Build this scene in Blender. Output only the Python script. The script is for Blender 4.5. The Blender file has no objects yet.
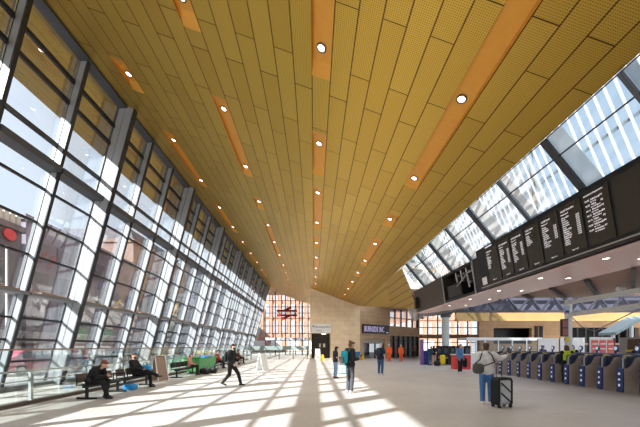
import bpy, bmesh, math, random
from mathutils import Vector, Matrix, Euler
random.seed(7)
SC = bpy.context.scene
COL = SC.collection
V = Vector
R = math.radians

# ---------------------------------------------------------------- camera model (17 mm shift lens, eye height 1.62 m)
FPX, VX, VY, EYE = 302.0, 314.0, 346.0, 1.62
def at(px, py, y):            # point at depth y seen at a photo position
    return V(((px - VX) / FPX * y, y, EYE + (VY - py) / FPX * y))
def gnd(px, py):              # floor point
    y = FPX * EYE / (py - VY)
    return V(((px - VX) / FPX * y, y, 0))

cam_data = bpy.data.cameras.new('camera')
cam = bpy.data.objects.new('camera', cam_data)
COL.objects.link(cam)
cam.location = (0, 0, EYE)
cam.rotation_euler = (R(90), 0, 0)
cam_data.sensor_width = 36
cam_data.sensor_fit = 'HORIZONTAL'
cam_data.lens = FPX / 640 * 36
cam_data.shift_x = (320 - VX) / 640
cam_data.shift_y = (VY - 213.5) / 640
cam_data.clip_end = 600
SC.camera = cam

# ---------------------------------------------------------------- materials
def lin(c):
    c = c / 255.0
    return c / 12.92 if c <= 0.04045 else ((c + 0.055) / 1.055) ** 2.4
def rgb(r, g, b):
    return (lin(r), lin(g), lin(b), 1)
MATS = {}
def mat(name, col, rough=0.6, metal=0.0, var=0.08, scale=6.0, emit=0.0, bump=0.0, spec=0.5):
    if name in MATS:
        return MATS[name]
    m = bpy.data.materials.new(name)
    m.use_nodes = True
    nt = m.node_tree
    b = nt.nodes['Principled BSDF']
    c = rgb(*col)
    tc = nt.nodes.new('ShaderNodeTexCoord')
    nz = nt.nodes.new('ShaderNodeTexNoise')
    nz.inputs['Scale'].default_value = scale
    nz.inputs['Detail'].default_value = 3
    nt.links.new(tc.outputs['Object'], nz.inputs['Vector'])
    mx = nt.nodes.new('ShaderNodeMix'); mx.data_type = 'RGBA'
    mx.inputs[6].default_value = tuple(max(0, x * (1 - var * 2)) for x in c[:3]) + (1,)
    mx.inputs[7].default_value = tuple(min(1, x * (1 + var * 2)) for x in c[:3]) + (1,)
    nt.links.new(nz.outputs['Fac'], mx.inputs[0])
    nt.links.new(mx.outputs[2], b.inputs['Base Color'])
    b.inputs['Roughness'].default_value = rough
    b.inputs['Metallic'].default_value = metal
    b.inputs['Specular IOR Level'].default_value = spec
    if emit:
        b.inputs['Emission Color'].default_value = c
        b.inputs['Emission Strength'].default_value = emit
    if bump:
        bp = nt.nodes.new('ShaderNodeBump')
        bp.inputs['Strength'].default_value = bump
        nt.links.new(nz.outputs['Fac'], bp.inputs['Height'])
        nt.links.new(bp.outputs['Normal'], b.inputs['Normal'])
    MATS[name] = m
    return m

def node_math(nt, op, a, b=None, c=None):
    n = nt.nodes.new('ShaderNodeMath'); n.operation = op
    for i, x in enumerate((a, b, c)):
        if x is None: continue
        if isinstance(x, (int, float)): n.inputs[i].default_value = x
        else: nt.links.new(x, n.inputs[i])
    return n.outputs[0]

def glass_mat(name, tint, refl=0.10, rough=0.0):
    m = bpy.data.materials.new(name); m.use_nodes = True
    nt = m.node_tree; nt.nodes.clear()
    out = nt.nodes.new('ShaderNodeOutputMaterial')
    tr = nt.nodes.new('ShaderNodeBsdfTransparent'); tr.inputs[0].default_value = tint + (1,)
    gl = nt.nodes.new('ShaderNodeBsdfGlossy'); gl.inputs['Roughness'].default_value = rough
    gl.inputs[0].default_value = (1, 1, 1, 1)
    lw = nt.nodes.new('ShaderNodeLayerWeight'); lw.inputs[0].default_value = 0.25
    f = node_math(nt, 'MULTIPLY_ADD', lw.outputs['Fresnel'], 0.6, refl * 0.3)
    f = node_math(nt, 'MINIMUM', f, 0.45)
    mx = nt.nodes.new('ShaderNodeMixShader')
    nt.links.new(f, mx.inputs[0]); nt.links.new(tr.outputs[0], mx.inputs[1]); nt.links.new(gl.outputs[0], mx.inputs[2])
    nt.links.new(mx.outputs[0], out.inputs[0])
    MATS[name] = m
    return m

def floor_mat():
    m = bpy.data.materials.new('pale_stone_paving'); m.use_nodes = True
    nt = m.node_tree; b = nt.nodes['Principled BSDF']
    tc = nt.nodes.new('ShaderNodeTexCoord')
    br = nt.nodes.new('ShaderNodeTexBrick')
    br.offset = 0.5
    br.inputs['Scale'].default_value = 1.0
    br.inputs['Brick Width'].default_value = 1.2
    br.inputs['Row Height'].default_value = 0.6
    br.inputs['Mortar Size'].default_value = 0.004
    br.inputs['Color1'].default_value = rgb(190, 185, 180)
    br.inputs['Color2'].default_value = rgb(183, 178, 173)
    br.inputs['Mortar'].default_value = rgb(156, 151, 147)
    nt.links.new(tc.outputs['Object'], br.inputs['Vector'])
    n1 = nt.nodes.new('ShaderNodeTexNoise'); n1.inputs['Scale'].default_value = 0.55; n1.inputs['Detail'].default_value = 6
    n2 = nt.nodes.new('ShaderNodeTexNoise'); n2.inputs['Scale'].default_value = 9; n2.inputs['Detail'].default_value = 4
    nt.links.new(tc.outputs['Object'], n1.inputs['Vector']); nt.links.new(tc.outputs['Object'], n2.inputs['Vector'])
    s = node_math(nt, 'MULTIPLY_ADD', n1.outputs['Fac'], 0.42, 0.70)
    s = node_math(nt, 'MULTIPLY_ADD', n2.outputs['Fac'], 0.20, s)
    mx = nt.nodes.new('ShaderNodeMix'); mx.data_type = 'RGBA'; mx.blend_type = 'MULTIPLY'
    mx.inputs[0].default_value = 1
    cb = nt.nodes.new('ShaderNodeCombineColor')
    for i in range(3): nt.links.new(s, cb.inputs[i])
    nt.links.new(br.outputs['Color'], mx.inputs[6]); nt.links.new(cb.outputs[0], mx.inputs[7])
    nt.links.new(mx.outputs[2], b.inputs['Base Color'])
    rr = node_math(nt, 'MULTIPLY_ADD', n1.outputs['Fac'], 0.25, 0.28)
    nt.links.new(rr, b.inputs['Roughness'])
    b.inputs['Specular IOR Level'].default_value = 0.35
    MATS['floor'] = m
    return m

PW = 0.48                       # ceiling panel width
def ceiling_mat(name, perforated):
    """gold anodised panels: long planks with staggered joints and a grid of small holes (uv in metres)"""
    m = bpy.data.materials.new(name); m.use_nodes = True
    nt = m.node_tree; b = nt.nodes['Principled BSDF']
    uv = nt.nodes.new('ShaderNodeUVMap'); uv.uv_map = 'UVMap'
    sp = nt.nodes.new('ShaderNodeSeparateXYZ'); nt.links.new(uv.outputs[0], sp.inputs[0])
    br = nt.nodes.new('ShaderNodeTexBrick'); br.offset = 0.37; br.offset_frequency = 2
    br.inputs['Scale'].default_value = 1
    br.inputs['Brick Width'].default_value = 2.3
    br.inputs['Row Height'].default_value = PW
    br.inputs['Mortar Size'].default_value = 0.011
    br.inputs['Color1'].default_value = (0.53, 0.335, 0.050, 1)
    br.inputs['Color2'].default_value = (0.60, 0.39, 0.066, 1)
    br.inputs['Mortar'].default_value = (0.07, 0.032, 0.005, 1)
    cb = nt.nodes.new('ShaderNodeCombineXYZ')
    nt.links.new(sp.outputs[1], cb.inputs[0]); nt.links.new(sp.outputs[0], cb.inputs[1])
    nt.links.new(cb.outputs[0], br.inputs['Vector'])
    col = br.outputs['Color']
    if perforated:
        P = PW / 12
        fu = node_math(nt, 'SUBTRACT', node_math(nt, 'FRACT', node_math(nt, 'DIVIDE', sp.outputs[0], P)), 0.5)
        fv = node_math(nt, 'SUBTRACT', node_math(nt, 'FRACT', node_math(nt, 'DIVIDE', sp.outputs[1], P)), 0.5)
        d = node_math(nt, 'ADD', node_math(nt, 'MULTIPLY', fu, fu), node_math(nt, 'MULTIPLY', fv, fv))
        hole = node_math(nt, 'LESS_THAN', d, 0.085)
        mx = nt.nodes.new('ShaderNodeMix'); mx.data_type = 'RGBA'
        nt.links.new(node_math(nt, 'MULTIPLY', hole, 0.62), mx.inputs[0])
        nt.links.new(col, mx.inputs[6]); mx.inputs[7].default_value = (0.14, 0.07, 0.012, 1)
        col = mx.outputs[2]
    nt.links.new(col, b.inputs['Base Color'])
    b.inputs['Metallic'].default_value = 0.80
    b.inputs['Roughness'].default_value = 0.38
    MATS[name] = m
    return m

def slat_mat(name, c1, c2, pitch, axis, rough=0.4, metal=0.3):
    """thin parallel slats: narrow dark grooves across one axis of the object"""
    m = bpy.data.materials.new(name); m.use_nodes = True
    nt = m.node_tree; b = nt.nodes['Principled BSDF']
    tc = nt.nodes.new('ShaderNodeTexCoord'); sp = nt.nodes.new('ShaderNodeSeparateXYZ')
    nt.links.new(tc.outputs['Object'], sp.inputs[0])
    f = node_math(nt, 'FRACT', node_math(nt, 'DIVIDE', sp.outputs[axis], pitch))
    g = node_math(nt, 'LESS_THAN', f, 0.14)
    mx = nt.nodes.new('ShaderNodeMix'); mx.data_type = 'RGBA'
    nt.links.new(g, mx.inputs[0]); mx.inputs[6].default_value = rgb(*c1); mx.inputs[7].default_value = rgb(*c2)
    nt.links.new(mx.outputs[2], b.inputs['Base Color'])
    b.inputs['Roughness'].default_value = rough; b.inputs['Metallic'].default_value = metal
    MATS[name] = m
    return m

def stone_mat(name, c1, c2, cm, w=1.2, h=0.6, vertical_axis=2, across=0):
    m = bpy.data.materials.new(name); m.use_nodes = True
    nt = m.node_tree; b = nt.nodes['Principled BSDF']
    tc = nt.nodes.new('ShaderNodeTexCoord'); sp = nt.nodes.new('ShaderNodeSeparateXYZ'); cb = nt.nodes.new('ShaderNodeCombineXYZ')
    nt.links.new(tc.outputs['Object'], sp.inputs[0])
    nt.links.new(sp.outputs[across], cb.inputs[0]); nt.links.new(sp.outputs[vertical_axis], cb.inputs[1])
    br = nt.nodes.new('ShaderNodeTexBrick'); br.inputs['Scale'].default_value = 1
    br.inputs['Brick Width'].default_value = w; br.inputs['Row Height'].default_value = h
    br.inputs['Mortar Size'].default_value = 0.01
    br.inputs['Color1'].default_value = rgb(*c1); br.inputs['Color2'].default_value = rgb(*c2); br.inputs['Mortar'].default_value = rgb(*cm)
    nt.links.new(cb.outputs[0], br.inputs['Vector'])
    nz = nt.nodes.new('ShaderNodeTexNoise'); nz.inputs['Scale'].default_value = 1.3; nz.inputs['Detail'].default_value = 5
    nt.links.new(tc.outputs['Object'], nz.inputs['Vector'])
    mx = nt.nodes.new('ShaderNodeMix'); mx.data_type = 'RGBA'; mx.blend_type = 'MULTIPLY'; mx.inputs[0].default_value = 0.5
    nt.links.new(br.outputs['Color'], mx.inputs[6])
    rp = nt.nodes.new('ShaderNodeValToRGB')
    rp.color_ramp.elements[0].color = (0.78, 0.74, 0.70, 1); rp.color_ramp.elements[1].color = (1, 1, 1, 1)
    rp.color_ramp.elements[0].position = 0.3; rp.color_ramp.elements[1].position = 0.65
    nt.links.new(nz.outputs['Fac'], rp.inputs[0]); nt.links.new(rp.outputs[0], mx.inputs[7])
    nt.links.new(mx.outputs[2], b.inputs['Base Color'])
    b.inputs['Roughness'].default_value = 0.7
    MATS[name] = m
    return m

M_FLOOR = floor_mat()
M_CEIL = ceiling_mat('gold_perforated_panel', True)
M_SLOT = mat('lamplit_gold_trough', (214, 150, 54), 0.4, 0.4, 0.04)  # gold pushed towards orange: lamp glow put into the trough colour
M_GLASS = glass_mat('facade_glass', (0.90, 0.93, 0.95), 0.1)
M_GLASS_FAR = glass_mat('end_glass', (0.95, 0.96, 0.96), 0.06)
M_GLASS_BAL = glass_mat('balustrade_glass', (0.92, 0.96, 0.945), 0.02)
M_GLASS_ROOF = glass_mat('roof_glass', (0.80, 0.86, 0.90), 0.05)
M_DARK = mat('charcoal_aluminium', (46, 47, 51), 0.45, 0.3, 0.05)
M_MIDDARK = mat('dark_grey_steel', (78, 80, 84), 0.45, 0.3, 0.05)
M_FIN = mat('pale_grey_steel', (150, 153, 157), 0.5, 0.1, 0.05, 2)
M_LEDGE = mat('mid_grey_ledge', (120, 122, 126), 0.5, 0.1)
M_BOARD = mat('brown_ledge_board', (150, 118, 92), 0.6)
M_BLACK = mat('black_panel', (18, 16, 16), 0.35, 0.1, 0.1)
M_BULK = mat('near_black_bulkhead', (40, 34, 31), 0.30, 0.25, 0.1)
M_WHITE = mat('white_paint', (232, 232, 230), 0.5, 0, 0.03)
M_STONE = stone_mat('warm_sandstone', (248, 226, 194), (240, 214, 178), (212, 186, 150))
M_STONE2 = stone_mat('shaded_brown_sandstone', (214, 182, 144), (202, 168, 130), (168, 138, 106))  # browner copy of the warm sandstone, with shade put into its colour
M_STEEL = mat('brushed_steel', (176, 168, 162), 0.35, 0.6, 0.05)
M_RED = mat('signal_red', (150, 12, 28), 0.4)
M_SKIN = mat('skin', (214, 166, 140), 0.55, 0, 0.05)

# ---------------------------------------------------------------- mesh collecting
class MB:
    def __init__(s): s.v = []; s.f = []; s.m = []; s.sm = []
    def add(s, vs, fs, mi=0, smooth=False):
        o = len(s.v)
        s.v += [V(p) for p in vs]
        for f in fs:
            s.f.append([i + o for i in f]); s.m.append(mi); s.sm.append(smooth)
        return s
    def box(s, x0, x1, y0, y1, z0, z1, mi=0):
        return s.hexa([(x0,y0,z0),(x1,y0,z0),(x1,y1,z0),(x0,y1,z0),(x0,y0,z1),(x1,y0,z1),(x1,y1,z1),(x0,y1,z1)], mi)
    def hexa(s, p, mi=0):
        return s.add(p, [(0,3,2,1),(4,5,6,7),(0,1,5,4),(1,2,6,5),(2,3,7,6),(3,0,4,7)], mi)
    def bevbox(s, c, size, b, mi=0, rot=None):
        """box with chamfered edges, centre c"""
        hx, hy, hz = (d / 2 for d in size); b = min(b, hx * .9, hy * .9, hz * .9)
        pts = []
        for sx in (-1, 1):
            for sy in (-1, 1):
                for sz in (-1, 1):
                    pts += [(sx*(hx-b), sy*(hy-b), sz*hz), (sx*(hx-b), sy*hy, sz*(hz-b)), (sx*hx, sy*(hy-b), sz*(hz-b))]
        bm = bmesh.new()
        for p in pts: bm.verts.new(p)
        bmesh.ops.convex_hull(bm, input=bm.verts)
        bmesh.ops.dissolve_limit(bm, angle_limit=0.02, verts=bm.verts, edges=bm.edges)
        bm.verts.index_update()
        mt = rot if rot is not None else Matrix.Identity(3)
        s.add([mt @ x.co + V(c) for x in bm.verts], [[x.index for x in f.verts] for f in bm.faces], mi)
        bm.free(); return s
    def beam(s, p0, p1, w, h, mi=0, up=V((0,0,1))):
        p0 = V(p0); p1 = V(p1); d = (p1 - p0).normalized()
        a = d.cross(V(up))
        if a.length < 1e-4: a = d.cross(V((1,0,0)))
        a.normalize(); b = a.cross(d).normalized()
        a *= w / 2; b *= h / 2
        return s.hexa([p0-a-b, p0+a-b, p1+a-b, p1-a-b, p0-a+b, p0+a+b, p1+a+b, p1-a+b], mi)
    def cyl(s, p0, p1, r0, r1=None, n=12, mi=0, caps=True):
        p0 = V(p0); p1 = V(p1); r1 = r0 if r1 is None else r1
        d = (p1 - p0).normalized(); a = d.orthogonal().normalized(); b = d.cross(a)
        vs = []
        for p, r in ((p0, r0), (p1, r1)):
            vs += [p + (a * math.cos(2*math.pi*k/n) + b * math.sin(2*math.pi*k/n)) * r for k in range(n)]
        s.add(vs, [(k, (k+1) % n, n + (k+1) % n, n + k) for k in range(n)], mi, True)
        if caps: s.add(vs, [list(range(n))[::-1], list(range(n, 2*n))], mi)
        return s
    def tube(s, pts, r, n=8, mi=0):
        pts = [V(p) for p in pts]
        for i in range(len(pts) - 1): s.cyl(pts[i], pts[i+1], r, r, n, mi)
        return s
    def lathe(s, prof, c=(0,0,0), n=20, mi=0):
        c = V(c); vs = []
        for r, z in prof:
            vs += [c + V((r*math.cos(2*math.pi*k/n), r*math.sin(2*math.pi*k/n), z)) for k in range(n)]
        fs = []
        for i in range(len(prof)-1):
            for k in range(n): fs.append((i*n+k, i*n+(k+1)%n, (i+1)*n+(k+1)%n, (i+1)*n+k))
        return s.add(vs, fs, mi, True)
    def prism(s, poly, ext, mi=0):
        n = len(poly); e = V(ext); poly = [V(p) for p in poly]
        return s.add(poly + [p + e for p in poly], [list(range(n))[::-1], list(range(n, 2*n))] + [(i, (i+1)%n, n+(i+1)%n, n+i) for i in range(n)], mi)
    def capsule(s, p0, r0, p1, r1, n=12, mi=0):
        p0 = V(p0); p1 = V(p1); d = p1 - p0; L = d.length
        d = d.normalized() if L > 1e-6 else V((0,0,1)); a = d.orthogonal().normalized(); b = d.cross(a)
        rings = []
        for k in range(1, 4):
            t = math.pi / 2 * k / 4; rings.append((p0 - d * r0 * math.cos(t), r0 * math.sin(t)))
        rings += [(p0, r0), (p1, r1)]
        for k in range(1, 4):
            t = math.pi / 2 * k / 4; rings.append((p1 + d * r1 * math.sin(t), r1 * math.cos(t)))
        vs = [p0 - d * r0]
        for c, r in rings: vs += [c + (a * math.cos(2*math.pi*k/n) + b * math.sin(2*math.pi*k/n)) * r for k in range(n)]
        vs.append(p1 + d * r1)
        fs = [(0, 1 + (k+1)%n, 1 + k) for k in range(n)]
        for i in range(len(rings)-1):
            o = 1 + i*n
            fs += [(o+k, o+(k+1)%n, o+n+(k+1)%n, o+n+k) for k in range(n)]
        o = 1 + (len(rings)-1)*n; e = len(vs)-1
        fs += [(o+k, o+(k+1)%n, e) for k in range(n)]
        return s.add(vs, fs, mi, True)
    def ellip(s, c, rx, ry, rz, mi=0, nu=16, nv=10, rot=None):
        c = V(c); vs = []; fs = []
        for j in range(nv + 1):
            t = math.pi * (j + .0) / nv
            for k in range(nu):
                p = V((rx*math.sin(t)*math.cos(2*math.pi*k/nu), ry*math.sin(t)*math.sin(2*math.pi*k/nu), rz*math.cos(t)))
                if j in (0, nv): p = V((1e-5*math.cos(2*math.pi*k/nu), 1e-5*math.sin(2*math.pi*k/nu), p.z))
                vs.append((rot @ p if rot is not None else p) + c)
        for j in range(nv):
            for k in range(nu): fs.append((j*nu+k, (j+1)*nu+k, (j+1)*nu+(k+1)%nu, j*nu+(k+1)%nu))
        return s.add(vs, fs, mi, True)
    def mesh(s, name, mats, off=V((0,0,0))):
        me = bpy.data.meshes.new(name)
        me.from_pydata([p - off for p in s.v], [], s.f)
        for m in (mats if isinstance(mats, (list, tuple)) else [mats]): me.materials.append(m)
        me.polygons.foreach_set('material_index', s.m)
        me.polygons.foreach_set('use_smooth', s.sm)
        me.update()
        return me
    def build(s, name, mats, parent=None, local=False):
        """links ONE mesh object. Coordinates are world ones unless local=True (then the parent's own)"""
        if parent is not None:
            off = V((0,0,0)) if local else wloc(parent)
            o = bpy.data.objects.new(name, s.mesh(name, mats, off)); o.parent = parent
        else:
            xs = [p.x for p in s.v]; ys = [p.y for p in s.v]; zs = [p.z for p in s.v]
            off = V(((min(xs)+max(xs))/2, (min(ys)+max(ys))/2, min(zs)))
            o = bpy.data.objects.new(name, s.mesh(name, mats, off)); o.location = off
        COL.objects.link(o)
        return o
def wloc(o):
    l = V(o.location)
    while o.parent is not None:
        o = o.parent; l = l + V(o.location)
    return l

def tag(o, label=None, cat=None, group=None, kind=None):
    if label: o['label'] = label
    if cat: o['category'] = cat
    if group: o['group'] = group
    if kind: o['kind'] = kind
    return o
def thing(name, label, cat, loc=(0,0,0), rz=0.0, group=None):
    o = bpy.data.objects.new(name, None); COL.objects.link(o)
    o.empty_display_size = 0.2
    o.location = loc; o.rotation_euler = (0, 0, rz)
    return tag(o, label, cat, group)
def setting(name, loc=(0,0,0), label=None):
    o = bpy.data.objects.new(name, None); COL.objects.link(o); o.location = loc
    o['kind'] = 'structure'
    if label: o['label'] = label
    return o
def struct(mb, name, mats, parent=None, label=None):
    o = mb.build(name, mats, parent)
    if parent is None: o['kind'] = 'structure'
    if label: o['label'] = label
    return o
KIDS = {}
def copy_tree(o, loc, label=None, group=None, rz=None, kids=None):
    r = o.copy(); COL.objects.link(r); r.location = loc
    if rz is not None: r.rotation_euler = (0, 0, rz)
    if label: r['label'] = label
    if group: r['group'] = group
    for ch in list(o.children):
        c = ch.copy(); COL.objects.link(c); c.parent = r
        for g in list(ch.children):
            d = g.copy(); COL.objects.link(d); d.parent = c
    return r
TEXTS = []
def text(body, size, name, m, parent, loc, rot, ext=0.005, align='LEFT', line=1.0, sx=1.0):
    c = bpy.data.curves.new(name, 'FONT'); c.body = body; c.size = size; c.extrude = ext
    c.align_x = align; c.space_line = line; c.resolution_u = 2
    c.materials.append(m)
    o = bpy.data.objects.new(name, c); COL.objects.link(o); o.parent = parent
    o.location = V(loc) - (wloc(parent) if parent is not None else V((0,0,0)))
    if isinstance(rot, Matrix): o.rotation_euler = rot.to_euler()
    else: o.rotation_euler = rot
    o.scale = (sx, 1, 1)
    TEXTS.append(o)
    return o
ORD = ['first','second','third','fourth','fifth','sixth','seventh','eighth','ninth','tenth','eleventh','twelfth','thirteenth','fourteenth','fifteenth','sixteenth']
# ================================================================ SETTING
A0, SL = 8.74, 0.365                 # ceiling underside: z = A0 - SL * x
def cz(x): return A0 - SL * x
XL, XR = -13.4, 5.63
Y0, Y1 = -15.0, 54.0
FX, FS = -10.9, 0.27                 # inner plane of the glazed wall: x = FX + FS * z
def fx(z): return FX + FS * z
def ftop(off):                       # height where the plane shifted by off meets the ceiling
    return (A0 - SL * (FX + off)) / (1 + SL * FS)

struct(MB().box(-13, 48, -15, 62, -0.3, 0), 'floor', M_FLOOR)
M_PAVE = mat('grey_street_paving', (168, 164, 160), 0.9, 0, 0.08, 0.4)
struct(MB().box(-90, -13.05, -40, 130, -0.45, -0.06), 'street', M_PAVE)
struct(MB().box(-13, 48, 62.05, 130, -0.45, -0.06), 'square', M_PAVE)

# ---- ceiling: gold panels with sunk light troughs
TR = {   # column of panels -> (y from, y to) of each trough
    -14: [(4.6, 8.0), (10.0, 11.3), (13.4, 18.0), (20.2, 25.2), (27.2, 28.4), (30.6, 35.4), (37.2, 42.0), (44.2, 49.0)],
    -7: [(3.4, 7.9), (10.05, 14.7), (16.9, 18.3), (20.3, 28.7), (30.4, 32.4), (34.0, 38.4), (40.6, 45.4), (47.5, 49.5)],
    0: [(3.2, 7.95), (10.0, 12.5), (13.5, 18.2), (19.4, 21.7), (23.8, 28.3), (30.0, 32.5), (33.8, 37.6)],
    7: [(2.6, 11.1), (13.4, 14.7), (16.4, 21.7), (23.6, 25.2), (26.9, 31.9), (33.6, 36.4)]}
LY = [3.82 + 3.42 * k for k in range(15)]
CS = math.sqrt(1 + SL * SL)
def px_(k): return -0.06 + PW * k
bm_c = MB(); uvs = []
k0 = math.floor((XL + 0.05) / PW); k1 = math.ceil((XR + 0.05) / PW)
slots = []
for k in range(k0, k1):
    xa, xb = max(XL, px_(k)), min(XR, px_(k + 1))
    if xb - xa < 0.01: continue
    cuts = []; y = Y0
    for a, b in TR.get(k, []):
        cuts.append((y, a)); y = b
        slots.append((k, xa, xb, a, b))
    cuts.append((y, Y1))
    for a, b in cuts:
        bm_c.add([(xa, a, cz(xa)), (xa, b, cz(xa)), (xb, b, cz(xb)), (xb, a, cz(xb))], [(0, 1, 2, 3)])
        uvs.append([(xa, a), (xa, b), (xb, b), (xb, a)])
T = 0.75
nq = len(bm_c.f)
bm_c.add([(XL,Y0,cz(XL)),(XR,Y0,cz(XR)),(XR,Y0,cz(XR)+T),(XL,Y0,cz(XL)+T)], [(0,1,2,3)])
bm_c.add([(XL,Y1,cz(XL)),(XR,Y1,cz(XR)),(XR,Y1,cz(XR)+T),(XL,Y1,cz(XL)+T)], [(3,2,1,0)])
bm_c.add([(XL,Y0,cz(XL)),(XL,Y1,cz(XL)),(XL,Y1,cz(XL)+T),(XL,Y0,cz(XL)+T)], [(3,2,1,0)])
bm_c.add([(XR,Y0,cz(XR)),(XR,Y1,cz(XR)),(XR,Y1,cz(XR)+T),(XR,Y0,cz(XR)+T)], [(0,1,2,3)])
bm_c.add([(XL,Y0,cz(XL)+T),(XR,Y0,cz(XR)+T),(XR,Y1,cz(XR)+T),(XL,Y1,cz(XL)+T)], [(0,1,2,3)])
ceil_ = bm_c.build('ceiling', M_CEIL); tag(ceil_, 'sloping gold perforated metal ceiling over the whole concourse', None, None, 'structure')
uvl = ceil_.data.uv_layers.new(name='UVMap')
for p in ceil_.data.polygons:
    for j, li in enumerate(p.loop_indices):
        if p.index < nq:
            u = uvs[p.index][j]; uvl.data[li].uv = ((u[0] + 0.05), u[1] + 0.8)
        else: uvl.data[li].uv = (0.2, 0.2)
DEP = 0.10
for k, xa, xb, a, b in slots:
    m = MB(); e = 0.04
    lo = [(xa,a,cz(xa)),(xa,b,cz(xa)),(xb,b,cz(xb)),(xb,a,cz(xb))]
    hi = [(xa,a+.35,cz(xa)+DEP),(xa,b-.35,cz(xa)+DEP),(xb,b-.35,cz(xb)+DEP),(xb,a+.35,cz(xb)+DEP)]
    m.add(lo + hi, [(4,5,6,7),(0,1,5,4),(1,2,6,5),(2,3,7,6),(3,0,4,7)])
    o = m.build('light_trough', M_SLOT, ceil_)

# ---- recessed downlights, one thing each
M_RING = mat('dark_lamp_ring', (104, 88, 76), 0.4, 0.3)
M_LENS = mat('lit_lamp_lens', (255, 246, 230), 0.4, emit=9.0, var=0.0)
tilt = math.atan(SL)
proto = None
ROWN = {-14: 'glass wall row', -7: 'second row from the glass wall', 0: 'middle row', 7: 'skylight row'}
lamp = bpy.data.lights.new('downlight', 'SPOT'); lamp.energy = 150; lamp.spot_size = R(120); lamp.spot_blend = 0.6; lamp.shadow_soft_size = 0.1; lamp.color = (1, 0.96, 0.90)
for k in (-14, -7, 0, 7):
    n = 0
    for y in LY:
        if not any(a < y < b for a, b in TR[k]): continue
        x = px_(k) + PW / 2
        if y < 6: continue
        lab = 'gold ceiling downlight, %s from the near end of the %s' % (ORD[n], ROWN[k])
        n += 1
        loc = V((x, y, cz(x) + DEP))
        if proto is None:
            proto = thing('ceiling_light', lab, 'ceiling light', loc, 0, 'downlights in the gold ceiling'); proto.rotation_euler = (0, tilt, 0)
            MB().lathe([(0.085, 0.0), (0.122, 0.0), (0.125, -0.02), (0.105, -0.035), (0.082, -0.02), (0.085, 0.0)], n=24).build('lamp_ring', M_RING, proto, True)
            MB().lathe([(0.0, -0.016), (0.05, -0.018), (0.084, -0.012), (0.084, 0.0)], n=24).build('lamp_lens', M_LENS, proto, True)
            o = proto
        else:
            o = copy_tree(proto, loc, lab)
        if y < 46:
            l = bpy.data.objects.new('downlight_beam', lamp); COL.objects.link(l); l.location = loc - V((0, 0, 0.12))

# ---- leaning glazed wall on the left, bay by bay (2.1 m), every third bay carries a deep steel column
BAY = 2.1
THIN = [1.05, 1.85, 2.62, 4.80, 5.90, 7.02, 8.55, 10.05, 10.75]     # thin transoms, in the glass plane
def inclined(off0, off1, ya, yb, za=0.0, mb=None, mi=0):
    mb = mb or MB()
    t0, t1 = ftop(off0), ftop(off1)
    return mb.hexa([(fx(za)+off0, ya, za), (fx(za)+off1, ya, za), (fx(za)+off1, yb, za), (fx(za)+off0, yb, za),
                    (fx(t0)+off0, ya, t0), (fx(t1)+off1, ya, t1), (fx(t1)+off1, yb, t1), (fx(t0)+off0, yb, t0)], mi)
GO = -0.31                           # glass plane lies this far outside the inner edge
def make_bay(primary):
    w = setting('window', (FX, 0, 0))
    inclined(GO - 0.01, GO + 0.01, 0.06, BAY - 0.06).build('pane', M_GLASS, w)
    inclined(-0.29, -0.05, -0.035, 0.035).build('mullion_fin', M_FIN, w)
    inclined(-0.05, 0.0, -0.06, 0.06).build('mullion_cap', M_DARK, w)
    inclined(GO - 0.1, -0.29, -0.05, 0.05).build('mullion_frame', M_MIDDARK, w)
    for z in THIN:
        x = fx(z) + GO
        hh = 0.075 if z > 8 else 0.036
        MB().box(x - 0.04, x + 0.05, 0.05, BAY - 0.05, z - hh, z + hh).build('transom', M_DARK, w)
    z = 7.73; x = fx(z)
    MB().hexa([(x-.42,.04,z-.10),(x+.06,.04,z-.10),(x+.06,BAY-.04,z-.10),(x-.42,BAY-.04,z-.10),(x-.38,.04,z+.10),(x+.10,.04,z+.10),(x+.10,BAY-.04,z+.10),(x-.38,BAY-.04,z+.10)]).build('heavy_transom', M_MIDDARK, w)
    z = 3.45; x = fx(z)
    MB().box(x - 0.45, x + 0.12, 0.04, BAY - 0.04, z - 0.05, z + 0.05).build('ledge', M_LEDGE, w)
    MB().box(x - 0.30, x + 0.10, 0.45, BAY - 0.35, z + 0.055, z + 0.10).build('ledge_board', M_BOARD, w)
    t = ftop(-0.2)
    MB().box(fx(t) - 0.35, fx(t) + 0.0, 0, BAY, t - 0.15, t - 0.05).build('head_rail', M_MIDDARK, w)
    MB().box(fx(0) + GO - 0.1, fx(0) + 0.1, 0, BAY, 0.0, 0.18).build('base_rail', M_LEDGE, w)
    return w
bay = make_bay(False)
def steel_column():
    c = setting('facade_column', (FX, 0, 0))
    inclined(-0.30, 0.34, -0.06, 0.06).build('web', M_FIN, c)
    inclined(0.34, 0.39, -0.10, 0.10).build('flange', M_DARK, c)
    inclined(-0.36, -0.30, -0.10, 0.10).build('outer_flange', M_MIDDARK, c)
    return c
col_p = steel_column()
nw = 0; firstb = True; firstc = True
for k in range(-6, 25):
    y = 2.1 * k
    loc = (FX, y, 0)
    if firstb: bay.location = loc; o = bay; firstb = False
    else: o = copy_tree(bay, loc)
    nw += 1; o.name = 'window_%d' % nw
    if k % 3 == 0:
        if firstc: col_p.location = loc; firstc = False
        else: copy_tree(col_p, loc)

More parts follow.
